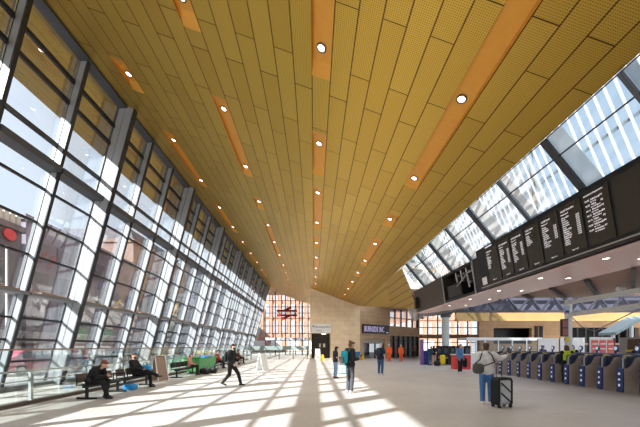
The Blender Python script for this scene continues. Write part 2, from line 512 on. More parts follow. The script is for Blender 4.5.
# ---- glazed end wall with the double arrow, pinkish sandstone building behind it
w = setting('window_far', (-5, 54, 0))
xa, xb = fx(0) - 0.4, -0.3
MB().prism([(xa, 54.02, 0), (xb, 54.02, 0), (xb, 54.02, cz(xb)), (fx(ftop(0)), 54.02, ftop(0))], (0, 0.03, 0)).build('pane', M_GLASS_FAR, w)
for i, x in enumerate([-8.7, -6.9, -5.1, -3.3, -2.1, -0.6]):
    zt = min(cz(x), (x - FX) / FS if x < fx(ftop(0)) else 99)
    b = 0.075 if i != 4 else 0.12
    MB().box(x - b, x + b, 53.8, 54.0, 0, zt).build('mullion', M_DARK, w)
for z in [2.6, 3.9, 5.2, 6.5, 7.5, 8.6, 9.7]:
    MB().box(fx(z) + 0.1, xb, 53.86, 53.99, z - 0.05, z + 0.05).build('transom', M_DARK, w)

# ---- sandstone block at the far end with its doorway
YS = 38.0
sx0, sx1 = -0.50, 5.79
dx0, dx1, dz = (311.5 - VX) / FPX * YS, (330.5 - VX) / FPX * YS, 3.25
m = MB()
def slab(m, x0, x1, z0, z1a, z1b, y0, y1):
    return m.hexa([(x0,y0,z0),(x1,y0,z0),(x1,y1,z0),(x0,y1,z0),(x0,y0,z1a),(x1,y0,z1b),(x1,y1,z1b),(x0,y1,z1a)])
slab(m, sx0, dx0, 0, cz(sx0)-.01, cz(dx0)-.01, YS, YS + 9)
slab(m, dx0, dx1, dz, cz(dx0)-.01, cz(dx1)-.01, YS, YS + 9)
slab(m, dx1, sx1, 0, cz(dx1)-.01, cz(sx1)-.01, YS, YS + 9)
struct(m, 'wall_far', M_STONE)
d = setting('door_1', ((dx0 + dx1) / 2, YS + 0.5, 0))
M_DOORDARK = mat('dark_bronze_door', (52, 46, 34), 0.4, 0.2)
MB().box(dx0, dx1, YS + 2.4, YS + 2.5, 0, dz).build('door_leaf', M_DOORDARK, d)
for x in (dx0 + .06, (dx0 + dx1) / 2 - .25, dx1 - .06):
    MB().box(x - .05, x + .05, YS + 2.28, YS + 2.4, 0, dz).build('door_frame', M_BLACK, d)
for x in (0.75, 1.35):
    MB().box(x - .16, x + .16, YS + 2.30, YS + 2.39, 1.45, 1.95).build('notice', M_WHITE, d)
MB().box(1.0, 1.5, YS + 0.8, YS + 1.0, dz - .12, dz - .02).build('lit_sign', mat('door_lamp', (250, 245, 225), emit=3.0, var=0), d)
# sign over the doorway
s0, s1 = 3.27, 4.42
sg = thing('wayfinding_sign', 'white sign with an arrow above the dark doorway in the stone wall', 'sign', ((dx0+dx1)/2, YS - 0.1, s0))
MB().box(dx0 - .02, dx1 + .08, YS - 0.14, YS - 0.02, s0, s1).build('sign_panel', M_WHITE, sg)
M_INK = mat('dark_lettering', (52, 58, 62), 0.6, var=0)
text('Booking facility', 0.30, 'lettering', M_INK, sg, (dx0 + .52, YS - .15, s0 + .66), (R(90), 0, 0))
text('Street', 0.26, 'lettering', M_INK, sg, (dx0 + .62, YS - .15, s0 + .24), (R(90), 0, 0))
ar = MB(); ax, az = dx0 + .12, s0 + .88
ar.beam((ax + .30, YS - .15, az - .26), (ax + .06, YS - .15, az - .02), 0.05, 0.02, up=(0, 1, 0))
ar.prism([(ax, YS - .145, az + .04), (ax + .22, YS - .145, az + .02), (ax + .02, YS - .145, az - .18)], (0, -.02, 0))
ar.build('arrow', M_INK, sg)

# ---- recessed sandstone wall to the right with shop front, sign and windows
WA, WB = V((5.79, 38.0, 0)), V((16.6, 47.5, 0))
wd = (WB - WA).normalized(); wn = V((wd.y, -wd.x, 0))       # towards the concourse
def W(u, z, o=0.0): return WA + wd * u + wn * o + V((0, 0, z))
WL = (WB - WA).length
def wq(px):    # distance along the wall seen at photo column px
    t = (px - VX) / FPX
    return (t * WA.y - WA.x) / (wd.x - t * wd.y)
def wz(px, py):
    y = WA.y + wd.y * wq(px); return EYE + (VY - py) / FPX * y
def wbox(m, u0, u1, z0, z1, o0, o1, mi=0):
    return m.hexa([W(u0,z0,o0),W(u1,z0,o0),W(u1,z0,o1),W(u0,z0,o1),W(u0,z1,o0),W(u1,z1,o0),W(u1,z1,o1),W(u0,z1,o1)], mi)
ua, ub = wq(363.5), wq(385.5)             # shop opening
uw0, uw1 = wq(390), WL - .2               # window band
zd = wz(372, 339)
zw0, zw1 = wz(400, 326.5), wz(400, 310)
zl1 = wz(400, 336)
m = MB()
for u0, u1, z0, z1 in [(0, ua, 0, 9.2), (ua, ub, zd, 9.2), (ub, uw0, 0, 9.2), (uw0, uw1, zl1, zw0), (uw0, uw1, zw1, 9.2), (uw1, WL, 0, 9.2)]:
    wbox(m, u0, u1, z0, z1, -0.5, 0)
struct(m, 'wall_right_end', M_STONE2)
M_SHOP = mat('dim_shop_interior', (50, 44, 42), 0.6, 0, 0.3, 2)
wi = setting('window_upper', W(uw0, zw0))
M_SHOPGLASS = glass_mat('shop_glass', (0.80, 0.84, 0.86), 0.05)
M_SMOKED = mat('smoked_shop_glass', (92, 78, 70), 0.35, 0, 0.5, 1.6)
wbox(MB(), uw0, uw1, zw0, zw1, -0.32, -0.30).build('pane', M_GLASS_FAR, wi)
for i in range(6):
    u = uw0 + (uw1 - uw0) * i / 5
    wbox(MB(), u - .09, u + .09, zw0, zw1, -0.3, -0.15).build('mullion', M_DARK, wi)
wbox(MB(), uw0, uw1, (zw0+zw1)/2 - .05, (zw0+zw1)/2 + .05, -0.3, -0.18).build('transom', M_DARK, wi)
wi = setting('window_lower', W(uw0, 0))
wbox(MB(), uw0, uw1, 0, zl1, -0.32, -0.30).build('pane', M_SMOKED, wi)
for i in range(7):
    u = uw0 + (uw1 - uw0) * i / 6
    wbox(MB(), u - .12, u + .12, 0, zl1, -0.3, -0.12).build('mullion', M_DARK, wi)
wbox(MB(), uw0, uw1, 2.35, 2.5, -0.3, -0.15).build('transom', M_DARK, wi)
# dim room behind the shop opening and the lower windows
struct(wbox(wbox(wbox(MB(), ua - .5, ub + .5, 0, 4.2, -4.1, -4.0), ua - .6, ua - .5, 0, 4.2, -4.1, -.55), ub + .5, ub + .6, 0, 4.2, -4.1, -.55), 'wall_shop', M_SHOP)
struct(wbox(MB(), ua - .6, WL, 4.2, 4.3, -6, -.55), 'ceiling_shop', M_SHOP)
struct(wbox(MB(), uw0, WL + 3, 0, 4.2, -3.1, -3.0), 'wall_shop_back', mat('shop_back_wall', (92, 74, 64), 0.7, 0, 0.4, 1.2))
# shop front inside the opening
sf = thing('shop_entrance', 'dark shop entrance below the purple lettered sign', 'shop front', W((ua+ub)/2, 0, -.4))
wbox(MB(), ua, ub, zd - .55, zd - .02, -.45, -.3).build('fascia', mat('pale_fascia', (190, 180, 165), 0.5), sf)
for u in (ua + .1, (ua + ub) / 2 + .5, ub - .1):
    wbox(MB(), u - .08, u + .08, 0, zd - .55, -.45, -.3).build('door_frame', M_DARK, sf)
wbox(MB(), ua + .2, (ua+ub)/2 + .4, 0, zd - .6, -.40, -.38).build('pane', M_SHOPGLASS, sf)
wbox(MB(), (ua+ub)/2 + .6, ub - .2, 0, zd - .6, -.40, -.38).build('pane', M_SHOPGLASS, sf)
# shop sign
ua2, ub2 = wq(361.6), wq(388.3); zs0, zs1 = wz(375, 333.6), wz(375, 325.0)
ss = thing('shop_sign', 'dark purple shop sign with pale lettering on the sandstone wall', 'sign', W((ua2+ub2)/2, zs0, .15))
wbox(MB(), ua2, ub2, zs0, zs1, 0.02, 0.2).build('sign_panel', mat('sign_aubergine', (42, 26, 34), 0.4), ss)
M_LIL = mat('lilac_letters', (196, 186, 226), 0.5, emit=0.35, var=0)
Rw = Matrix((wd, V((0,0,1)), wn)).transposed()
text('BURNSIDE INC', (zs1 - zs0) * 0.92, 'lettering', M_LIL, ss, W(ua2 + .25, zs0 + (zs1-zs0)*.18, .21), Rw, 0.02, sx=(ub2-ua2-1.0)/((zs1-zs0)*.92*7.4))
wbox(MB(), ub2 - .75, ub2 - .3, zs0 + .12, zs0 + .25, .2, .22).build('underline', M_LIL, ss)

# ---- gold soffit closing the far end of the skylight
A_, B_, C_ = V((5.63, 19.6, cz(5.63))), V((5.63, 38, cz(5.63))), V((7.35, 21.4, 4.25))
M_GOLDPLAIN = slat_mat('gold_end_panels', (176, 142, 56), (150, 116, 42), 1.25, 2, 0.42, 0.4)
M_GOLDSLAT = slat_mat('gold_louvres', (168, 134, 54), (110, 82, 30), 0.40, 2, 0.45, 0.4)
D_ = B_.lerp(C_, 0.68); E_ = A_.lerp(C_, 0.02)
mid = A_.lerp(B_, 0.22)
struct(MB().prism([mid, B_, D_], V((0.35, 0.35, 0.5)) * .25), 'soffit_gold', M_GOLDPLAIN)
struct(MB().prism([E_, mid, D_, C_], V((0.35, 0.35, 0.5)) * .25), 'soffit_louvre', M_GOLDSLAT)
# upper wall above the recess up to the roof
pass

# ---- skylight strip between the gold ceiling and the departure board wall
def sky_z(x): return 1.62 + 5.05 - 1.2165 * (x - 5.63)
sk = setting('window_skylight', (6.2, 12, 6))
xs0, xs1 = 5.63, 6.78
MB().prism([(xs0, -6, sky_z(xs0)), (xs1, -6, sky_z(xs1)), (xs1+.02, -6, sky_z(xs1)+.02), (xs0+.02, -6, sky_z(xs0)+.02)], (0, 25.4, 0)).build('pane', M_GLASS_ROOF, sk)
xp = 5.97
nn = V((1.2165, 0, 1)).normalized()
MB().beam((xp, -6, sky_z(xp)), (xp, 19.4, sky_z(xp)), 0.035, 0.05, up=nn).build('purlin', M_DARK, sk)
MB().beam((xs0 + .02, -6, sky_z(xs0)), (xs0 + .02, 19.4, sky_z(xs0)), 0.03, 0.05, up=nn).build('edge_rail', M_MIDDARK, sk)
M_RAF = mat('rafter_grey', (186, 190, 194), 0.5, 0.1)
for i, y in enumerate([-3.7, -1.85, 0.0, 1.85, 3.7, 5.55, 7.4, 9.25, 11.1, 12.95, 14.8, 16.65, 18.5]):
    big = (y / 3.7) % 1 < 0.01 or (y / 3.7) % 1 > 0.99
    wdt, dp = (0.10, 0.5) if big else (0.07, 0.30)
    p0 = V((xs0, y, sky_z(xs0))) + nn * (dp / 2); p1 = V((xs1, y, sky_z(xs1))) + nn * (dp / 2)
    MB().beam(p0, p1, wdt, dp, up=nn).build('rafter', M_WHITE if big else M_RAF, sk)
    p0 = V((xs0, y, sky_z(xs0))) - nn * .03; p1 = V((xs1, y, sky_z(xs1))) - nn * .03
    MB().beam(p0, p1, wdt * 1.7 if big else wdt, 0.06, up=nn).build('rafter_cap', M_DARK if big else M_MIDDARK, sk)

# ---- bulkhead carrying the departure board, with reflective soffit
def bx_(z): return 6.75 + (5.29 - z) * 0.14       # leaning face
def face(m, y0, y1, z0, z1, o0, o1, mi=0):        # slab parallel to the leaning face
    return m.hexa([(bx_(z0)-o1,y0,z0),(bx_(z0)-o0,y0,z0),(bx_(z0)-o0,y1,z0),(bx_(z0)-o1,y1,z0),
                   (bx_(z1)-o1,y0,z1),(bx_(z1)-o0,y0,z1),(bx_(z1)-o0,y1,z1),(bx_(z1)-o1,y1,z1)], mi)
BZ0, BZ1 = 3.86, 5.29
m = MB(); face(m, -8, 12.9, BZ0, BZ1, -2.0, 0.0)
struct(m, 'wall_bulkhead', M_BULK)
m = MB(); face(m, 12.95, 15.95, BZ0, BZ1, -2.0, -0.55)
face(m, 12.95, 15.95, BZ0, BZ0 + .14, -0.55, 0.0); face(m, 12.95, 15.95, BZ1 - .12, BZ1, -.55, 0)
struct(m, 'wall_bulkhead_open', M_BLACK)
m = MB(); face(m, 16.0, 20.4, BZ0, BZ1, -2.0, 0.0)
m.hexa([(bx_(BZ0),20.4,BZ0),(bx_(BZ0)+2,20.4,BZ0),(bx_(BZ0)+2,22.6,BZ0),(bx_(BZ0)+1.2,22.4,BZ0),
        (bx_(BZ1),20.4,BZ1),(bx_(BZ1)+2,20.4,BZ1),(bx_(BZ1)+2,21.6,BZ1),(bx_(BZ1)+.9,21.4,BZ1)])
struct(m, 'wall_bulkhead_end', mat('bronze_bulkhead', (70, 58, 50), 0.35, 0.3, 0.1))
for y in (12.92, 15.97):
    m = MB(); face(m, y - .03, y + .03, BZ0, BZ1, -.02, .03)
    struct(m, 'trim_%d' % (1 if y < 13 else 2), M_FIN)
m = MB(); m.cyl((bx_(4.6)-.05, 20.0, 4.15), (bx_(4.6)-.05, 20.0, 4.75), .1)
hs = thing('wall_speaker', 'small black box on the bronze end of the bulkhead', 'loudspeaker', (bx_(4.4)-.08, 20.0, 4.1))
MB().bevbox((bx_(4.45)-.10, 20.0, 4.45), (.16, .34, .75), .03).build('cabinet', M_BLACK, hs)
MB().beam((bx_(4.45)-.05, 20.0, 4.45), (bx_(4.45)+.03, 20.0, 4.45), .1, .1).build('bracket', M_DARK, hs)
# pipes and a dark box in the open section
for i, y in enumerate((13.25, 13.75, 14.25, 14.75)):
    p = MB(); p.cyl((bx_(5)+.3, y, BZ0 + .45), (bx_(5.5)+.1, y, BZ1 + .35), .045)
    for z in (4.5, 5.0): p.cyl((bx_(z)+.27, y, z), (bx_(z)+.27, y, z + .08), .065)
    tag(p.build('pipe', M_STEEL), 'vertical steel pipe in the open bulkhead, %s from the departure board' % ORD[i], 'pipe', 'pipes in the open bulkhead')
p = MB(); p.tube([(bx_(5)+.1, 12.98, 4.95), (bx_(5)+.0, 13.4, 4.85), (bx_(5)-.02, 13.9, 4.6), (bx_(5)+.05, 14.5, 4.45), (bx_(5)+.2, 15.0, 4.4)], .03)
tag(p.build('cable', M_FIN), 'pale loose cable sagging across the open bulkhead pipes', 'cable')
bx = thing('equipment_box', 'black square box hanging in front of the pipes', 'box', (bx_(4.3), 14.6, 4.02))
face(MB(), 14.0, 15.4, 4.02, 4.62, -.25, .05).build('casing', M_BLACK, bx)
face(MB(), 14.1, 15.3, 4.08, 4.56, .05, .06).build('cover', M_BULK, bx)

M_SOFFIT = slat_mat('pinkish_metal_soffit', (246, 214, 204), (190, 156, 146), 0.14, 0, 0.28, 0.35)
sx_ = bx_(BZ0) - .02
sof = MB().prism([(sx_, -8, BZ0 - .03), (8.95, -8, BZ0 - .03), (8.95, 17, BZ0 - .03), (7.6, 20.6, BZ0 - .03), (sx_, 20.6, BZ0 - .03)], (0, 0, .03))
struct(sof, 'ceiling_soffit', M_SOFFIT)
n = 0; sp0 = None
for x in (7.35, 8.25):
    for i in range(5):
        y = 7.6 + 2.2 * i
        lab = 'pink soffit downlight, %s from the near end of the %s row' % (ORD[i], 'board side' if x < 8 else 'gate side')
        if sp0 is None:
            sp0 = thing('soffit_light', lab, 'ceiling light', (x, y, BZ0 - .03), 0, 'downlights in the pink soffit')
            MB().lathe([(.07, 0), (.10, 0), (.10, -.012), (.075, -.02), (.07, 0)], n=16).build('lamp_ring', M_WHITE, sp0, True)
            MB().lathe([(0, -.010), (.07, -.008), (.07, 0)], n=16).build('lamp_lens', M_LENS, sp0, True)
        else: copy_tree(sp0, (x, y, BZ0 - .03), lab)

# ---- departure board
db = thing('departure_board', 'long black departure board with white lettered screens above the concourse', 'departure board', (6.5, 9, 3.9))
DB0, DB1 = 3.895, 5.39
def dx_(z): return 6.71 - 0.174 * (z - DB0)
def dface(m, y0, y1, z0, z1, o0, o1, mi=0):
    return m.hexa([(dx_(z0)-o1,y0,z0),(dx_(z0)-o0,y0,z0),(dx_(z0)-o0,y1,z0),(dx_(z0)-o1,y1,z0),
                   (dx_(z1)-o1,y0,z1),(dx_(z1)-o0,y0,z1),(dx_(z1)-o0,y1,z1),(dx_(z1)-o1,y1,z1)], mi)
dface(MB(), 3.0, 12.06, DB0, DB1, -0.22, 0.0).build('housing', M_BLACK, db)
dface(MB(), 3.0, 12.06, DB0 + .02, DB0 + .05, 0.0, 0.02).build('lower_trim', M_STEEL, db)
M_SCR = mat('dark_screen', (50, 43, 30), 0.25, 0, 0.02)
M_TXT = mat('lit_screen_text', (232, 226, 230), 0.5, emit=0.55, var=0)
edges = [11.45, 10.68, 10.02, 9.35, 8.70, 8.02, 7.32, 6.62, 5.92, 5.2, 4.5]
nrm = V((-1, 0, -0.174)).normalized(); upv = V((-0.174, 0, 1)).normalized(); rgt = upv.cross(nrm)   # text x runs towards the camera
Rb = Matrix((rgt, upv, nrm)).transposed()
stops = ['Croy', 'Falkirk High', 'Polmont', 'Linlithgow', 'Haymarket', 'Edinburgh', 'Lenzie', 'Larbert', 'Stirling', 'Dunblane', 'Gleneagles', 'Perth', 'Dundee', 'Arbroath', 'Aberdeen']
def dpt(y, z, o): return V((dx_(z) - o, y, z))
for i in range(len(edges) - 1):
    ya, yb = edges[i] - .04, edges[i + 1] + .04
    sc = dface(MB(), yb, ya, DB0 + .13, DB1 - .14, 0.0, 0.015).build('screen', M_SCR, db)
    zt = DB1 - .27
    def tx(b, size, z, y, line=1.0):
        o = text(b, size * .86, 'lettering', M_TXT, sc, dpt(y, z, .018), Rb, 0.001, line=line)
        return o
    if i == 6:
        tx('Scheduled Departures', .062, zt + .05, ya - .02)
        times = ['10:%02d  %s' % (3 + 4*j, n_) for j, n_ in enumerate(['Edinburgh', 'Alloa', 'Aberdeen', 'Anniesland', 'Oban', 'Edinburgh', 'Inverness'])]
        for j, t_ in enumerate(times):
            z = zt - .08 - .115 * j
            tx(t_, .066, z, ya - .03); tx('via ' + stops[(j * 3) % 15], .05, z - .052, ya - .17); tx('P%d' % (j % 7 + 1), .066, z, yb + .20)
    elif i < 6:
        n_ = [9, 13, 12, 6, 11, 14][i]
        tx('10:%02d %s' % (8 + 5 * i, ['Alloa', 'Aberdeen', 'Edinburgh', 'Oban', 'Perth', 'Dundee'][i]), .082, zt - .02, ya - .03)
        tx('Platform %d' % (i + 1), .062, zt - .10, ya - .03)
        tx('\n'.join(stops[(j + i * 2) % 15] for j in range(n_)), .062, zt - .18, ya - .03)
        if i in (1, 2, 4, 5): tx('\n'.join('10:%02d' % (20 + 4 * j) for j in range(n_ - 3)), .055, zt - .24, yb + .18)
        tx('Page 1 of 1', .05, DB0 + .18, ya - .2)
nt_ = dface(MB(), 11.62, 11.92, DB0 + .12, DB0 + .40, 0.0, 0.012).build('paper_notice', mat('notice_paper', (214, 208, 200), .7), db)
# top strip
dface(MB(), 11.0, 11.4, DB1 - .09, DB1 - .06, 0.0, 0.012).build('header_mark', M_TXT, db)
# ================================================================ PEOPLE
def remesh(mb, name, mats, voxel, smooth=3):
    me = mb.mesh(name + '_src', mats)
    o = bpy.data.objects.new('tmp', me); COL.objects.link(o)
    r = o.modifiers.new('r', 'REMESH'); r.mode = 'VOXEL'; r.voxel_size = voxel; r.use_smooth_shade = True
    s = o.modifiers.new('s', 'SMOOTH'); s.factor = 0.5; s.iterations = smooth
    dg = bpy.context.evaluated_depsgraph_get(); dg.update()
    out = bpy.data.meshes.new_from_object(o.evaluated_get(dg)); out.name = name
    bpy.data.objects.remove(o); bpy.data.meshes.remove(me)
    out.materials.clear()
    for m in (mats if isinstance(mats, (list, tuple)) else [mats]): out.materials.append(m)
    out.polygons.foreach_set('use_smooth', [True] * len(out.polygons))
    return out
def put(name, me, parent):
    o = bpy.data.objects.new(name, me); COL.objects.link(o); o.parent = parent; return o

BASE = dict(pelvis=(0, 0, .96), chest=(0, .01, 1.28), neck=(0, .015, 1.47), head=(0, .045, 1.615),
            sL=(-.175, 0, 1.42), sR=(.175, 0, 1.42), eL=(-.235, -.03, 1.13), eR=(.235, -.03, 1.13), wL=(-.225, .07, .89), wR=(.225, .07, .89),
            hL=(-.09, 0, .92), hR=(.09, 0, .92), kL=(-.10, .025, .50), kR=(.10, .025, .50), aL=(-.10, -.01, .085), aR=(.10, -.01, .085))
SITP = dict(pelvis=(0, -.02, .53), chest=(0, -.07, .86), neck=(0, -.06, 1.05), head=(0, -.02, 1.20), sL=(-.175, -.06, 1.0), sR=(.175, -.06, 1.0),
            eL=(-.23, .02, .74), eR=(.23, .02, .74), wL=(-.14, .24, .66), wR=(.14, .24, .66),
            hL=(-.095, 0, .52), hR=(.095, 0, .52), kL=(-.11, .42, .53), kR=(.11, .42, .53), aL=(-.11, .42, .085), aR=(.11, .42, .085))
CLOTH = {}
def cloth(col): return mat('cloth_%d_%d_%d' % col, col, 0.85, 0, 0.10, 14, bump=0.25)
def person(label, loc, face, h=1.74, pose=None, base=BASE, top=(30, 30, 32), legs=(28, 28, 32), shoes=(30, 28, 28), hair=(50, 34, 24),
           sleeves='long', hairstyle='short', mask=None, vest=None, face_detail=False, women=False, hat=None, group=None, look=(0, 1, 0), toes=None, dress=False, stocky=1.0, skirt=False):
    J = {k: V(v) for k, v in base.items()}
    for k, v in (pose or {}).items(): J[k] = V(v)
    s = h / 1.75
    J = {k: v * s for k, v in J.items()}
    t = thing('person', label, 'person', loc, R(face), group)
    look = V(look).normalized()
    wsc = (0.92 if women else 1.0) * stocky
    def torso(m, o, low=False):
        m.capsule(J['hL'], (.098*wsc + o) * s, J['hR'], (.098*wsc + o) * s)
        lat = (J['sR'] - J['sL']); lat.normalize()
        lp = (J['hR'] - J['hL']).normalized()
        for q in (-1, 1):
            m.capsule(J['pelvis'] + lp * q * .055 * s, (.10*wsc + o) * s, J['chest'] + lat * q * .075 * s * wsc, (.105*wsc + o) * s)
        m.capsule(J['sL'] * .9 + J['chest'] * .1, (.066 + o) * s, J['sR'] * .9 + J['chest'] * .1, (.066 + o) * s)
        m.capsule(J['chest'], (.10 + o) * s, J['chest'].lerp(J['neck'], .75), (.062 + o) * s)
    # body: one continuous surface
    m = MB(); torso(m, 0)
    m.capsule(J['chest'].lerp(J['neck'], .5), .06 * s, J['head'] - V((0, .01, .06)) * s, .05 * s)
    for c in 'LR':
        m.capsule(J['s'+c], .056*s, J['e'+c], .042*s); m.capsule(J['e'+c], .042*s, J['w'+c], .029*s)
        m.capsule(J['h'+c], .088*s*wsc, J['k'+c], .058*s); m.capsule(J['k'+c], .056*s, J['a'+c], .04*s)
    up = V((0, 0, 1)); side = look.cross(up).normalized(); hu = side.cross(look).normalized()
    hr = Matrix((side, look, hu)).transposed()
    hc = J['head']
    def hp(x, y, z): return hc + hr @ (V((x, y, z)) * s)
    m.ellip(hp(0, -.008, .022), .076*s, .096*s, .098*s, rot=hr)
    m.ellip(hp(0, .025, -.045), .056*s, .066*s, .068*s, rot=hr)
    m.capsule(hp(0, .088, .012), .010*s, hp(0, .104, -.022), .015*s, 8)      # nose
    for q in (-1, 1): m.ellip(hp(q*.078, -.005, .0), .012*s, .022*s, .034*s, rot=hr)   # ears
    hands = []
    for c in 'LR':
        d = (J['w'+c] - J['e'+c]).normalized()
        q = -1 if c == 'L' else 1
        inn = V((-q, 0, 0)); inn = (inn - d * inn.dot(d)).normalized()
        sd = d.cross(inn).normalized()
        if sd.y < 0 and abs(d.z) > .5: sd = -sd
        w = J['w'+c]
        for k in (-1, 1): m.capsule(w + d*.015*s, .022*s, w + d*.085*s + sd*k*.022*s, .020*s, 8)
        hands.append((w, d, inn, sd))
    body_v = m
    me = remesh(body_v, 'body', [M_SKIN], 0.0135 * s, 2)
    # fingers joined to the same mesh
    f = MB()
    for w, d, inn, sd in hands:
        for k, L in ((-1.5, .062), (-.5, .078), (.5, .082), (1.5, .072)):
            a = w + d*.085*s + sd*k*.017*s
            b = a + (d*.85 + inn*.35) * L*.55*s; c = b + (d*.45 + inn*.85) * L*.5*s
            f.capsule(a, .0095*s, b, .009*s, 6); f.capsule(b, .009*s, c, .0075*s, 6)
        a = w + d*.03*s + sd*.025*s; b = a + (d*.6 + sd*.7 + inn*.3) * .045*s; c = b + (d*.8 + inn*.6) * .035*s
        f.capsule(a, .012*s, b, .010*s, 6); f.capsule(b, .010*s, c, .008*s, 6)
    bmf = bmesh.new(); bmf.from_mesh(me)
    fm = f.mesh('f', [M_SKIN]); bmf.from_mesh(fm); bmf.to_mesh(me); bmf.free(); bpy.data.meshes.remove(fm)
    me.polygons.foreach_set('use_smooth', [True] * len(me.polygons))
    put('body', me, t)
    # trousers
    m = MB(); o = .016
    m.capsule(J['hL'], (.102*wsc + o)*s, J['hR'], (.102*wsc + o)*s)
    m.capsule(J['pelvis'] - V((.04,0,0))*s, (.103*wsc+o)*s, J['pelvis'] + V((.04,0,0))*s, (.103*wsc+o)*s)
    for c in 'LR':
        m.capsule(J['h'+c], (.09*wsc + o)*s, J['k'+c], (.062 + o)*s); m.capsule(J['k'+c], (.062 + o)*s, J['a'+c] + (J['k'+c]-J['a'+c]).normalized()*.02*s, (.046 + o)*s)
    put('trousers', remesh(m, 'trousers', [cloth(legs)], .018*s, 2), t)
    # top
    m = MB(); o = .022 if sleeves != 'none' else .018
    torso(m, o)
    hem = .045
    m.capsule(J['hL'] + V((0, 0, hem))*s, (.112*wsc + o)*s, J['hR'] + V((0, 0, hem))*s, (.112*wsc + o)*s)
    m.capsule(J['chest'].lerp(J['neck'], .6), .068*s, J['neck'] + V((0,0,.0))*s, .066*s)
    for c in 'LR':
        if sleeves == 'long':
            m.capsule(J['s'+c], (.062 + o)*s, J['e'+c], (.048 + o)*s); m.capsule(J['e'+c], (.048 + o)*s, J['w'+c] - (J['w'+c]-J['e'+c]).normalized()*.02*s, (.036 + o)*s)
        elif sleeves == 'short':
            m.capsule(J['s'+c], (.062 + o)*s, J['s'+c].lerp(J['e'+c], .7), (.056 + o)*s)
    put('jacket' if sleeves == 'long' else 'shirt', remesh(m, 'top', [cloth(top)], .018*s, 2), t)
    if vest:
        m = MB(); lo_ = J['pelvis'].lerp(J['chest'], .38)
        for q in (-1, 1): m.capsule(lo_ + V((q*.05, 0, 0))*s, .128*s, J['chest'] + V((q*.06, 0, 0))*s, .136*s)
        m.capsule(J['sL']*.72 + J['sR']*.28, .098*s, J['sR']*.72 + J['sL']*.28, .098*s)
        put('vest', remesh(m, 'vest', [mat('hi_vis_%d' % vest[0], vest, .7)], .02*s, 2), t)
    # shoes
    for c in 'LR':
        a = J['a'+c]; dirf = V((toes or {}).get(c, (0, 1, 0))).normalized()
        m = MB(); g = V((a.x, a.y, a.z - .045*s))
        if abs(dirf.z) < .3: g.z = max(a.z - .045*s, .035*s)
        m.capsule(a, .05*s, g - dirf*.05*s, .042*s); m.capsule(g - dirf*.05*s, .04*s, g + dirf*.15*s, .035*s)
        m.capsule(g + dirf*.06*s + V((.018,0,0))*s, .036*s, g + dirf*.15*s, .036*s)
        put('shoe', remesh(m, 'shoe', [mat('shoe_%d_%d_%d' % shoes, shoes, .6)], .014*s, 2), t)
    # hair
    m = MB()
    m.ellip(hp(0, -.028, .048), .086*s, .094*s, .088*s, rot=hr)
    m.ellip(hp(0, -.055, .0), .078*s, .06*s, .085*s, rot=hr)
    m.capsule(hp(-.05, .05, .098), .028*s, hp(.05, .05, .098), .028*s, 8)
    if hairstyle == 'long':
        for q in (-1, 0, 1): m.capsule(hp(q*.05, -.06, .0), .05*s, hp(q*.06, -.075, -.20), .04*s)
    if hairstyle == 'bun': m.ellip(hp(0, -.10, .10), .048*s, .048*s, .048*s)
    if hairstyle == 'bob':
        for q in (-1, 1): m.capsule(hp(q*.07, -.03, .03), .035*s, hp(q*.075, -.02, -.09), .03*s)
    put('hair', remesh(m, 'hair', [mat('hair_%d_%d_%d' % hair, hair, .75, 0, .2, 30)], .012*s, 1), t)
    if hat:
        m = MB(); m.ellip(hp(0, -.01, .085), .098*s, .115*s, .075*s, rot=hr); m.capsule(hp(-.05, .09, .075), .012*s, hp(.05, .09, .075), .012*s)
        put('hat', remesh(m, 'hat', [mat('hat_%d_%d' % hat[:2], hat, .6)], .012*s, 1), t)
    if mask:
        m = MB(); m.ellip(hp(0, .045, -.048), .064*s, .07*s, .055*s, rot=hr)
        put('face_mask', m.mesh('face_mask', [cloth(mask)]), t)
    for q in (-1, 1):
        e = MB(); e.ellip(hp(q*.030, .083, .018), .012*s, .008*s, .008*s, nu=8, nv=6, rot=hr)
        put('eye', e.mesh('eye', [mat('eye_dark', (30, 22, 20), .3)]), t)
    if not mask:
        e = MB(); e.ellip(hp(0, .092, -.060), .024*s, .008*s, .007*s, nu=8, nv=6, rot=hr)
        put('mouth', e.mesh('mouth', [mat('lips', (168, 92, 84), .5)]), t)
    return t, {k: v for k, v in J.items()}
def pw(t, p):     # person-local point to world
    return Matrix.Translation(t.location) @ t.rotation_euler.to_matrix().to_4x4() @ V(p)

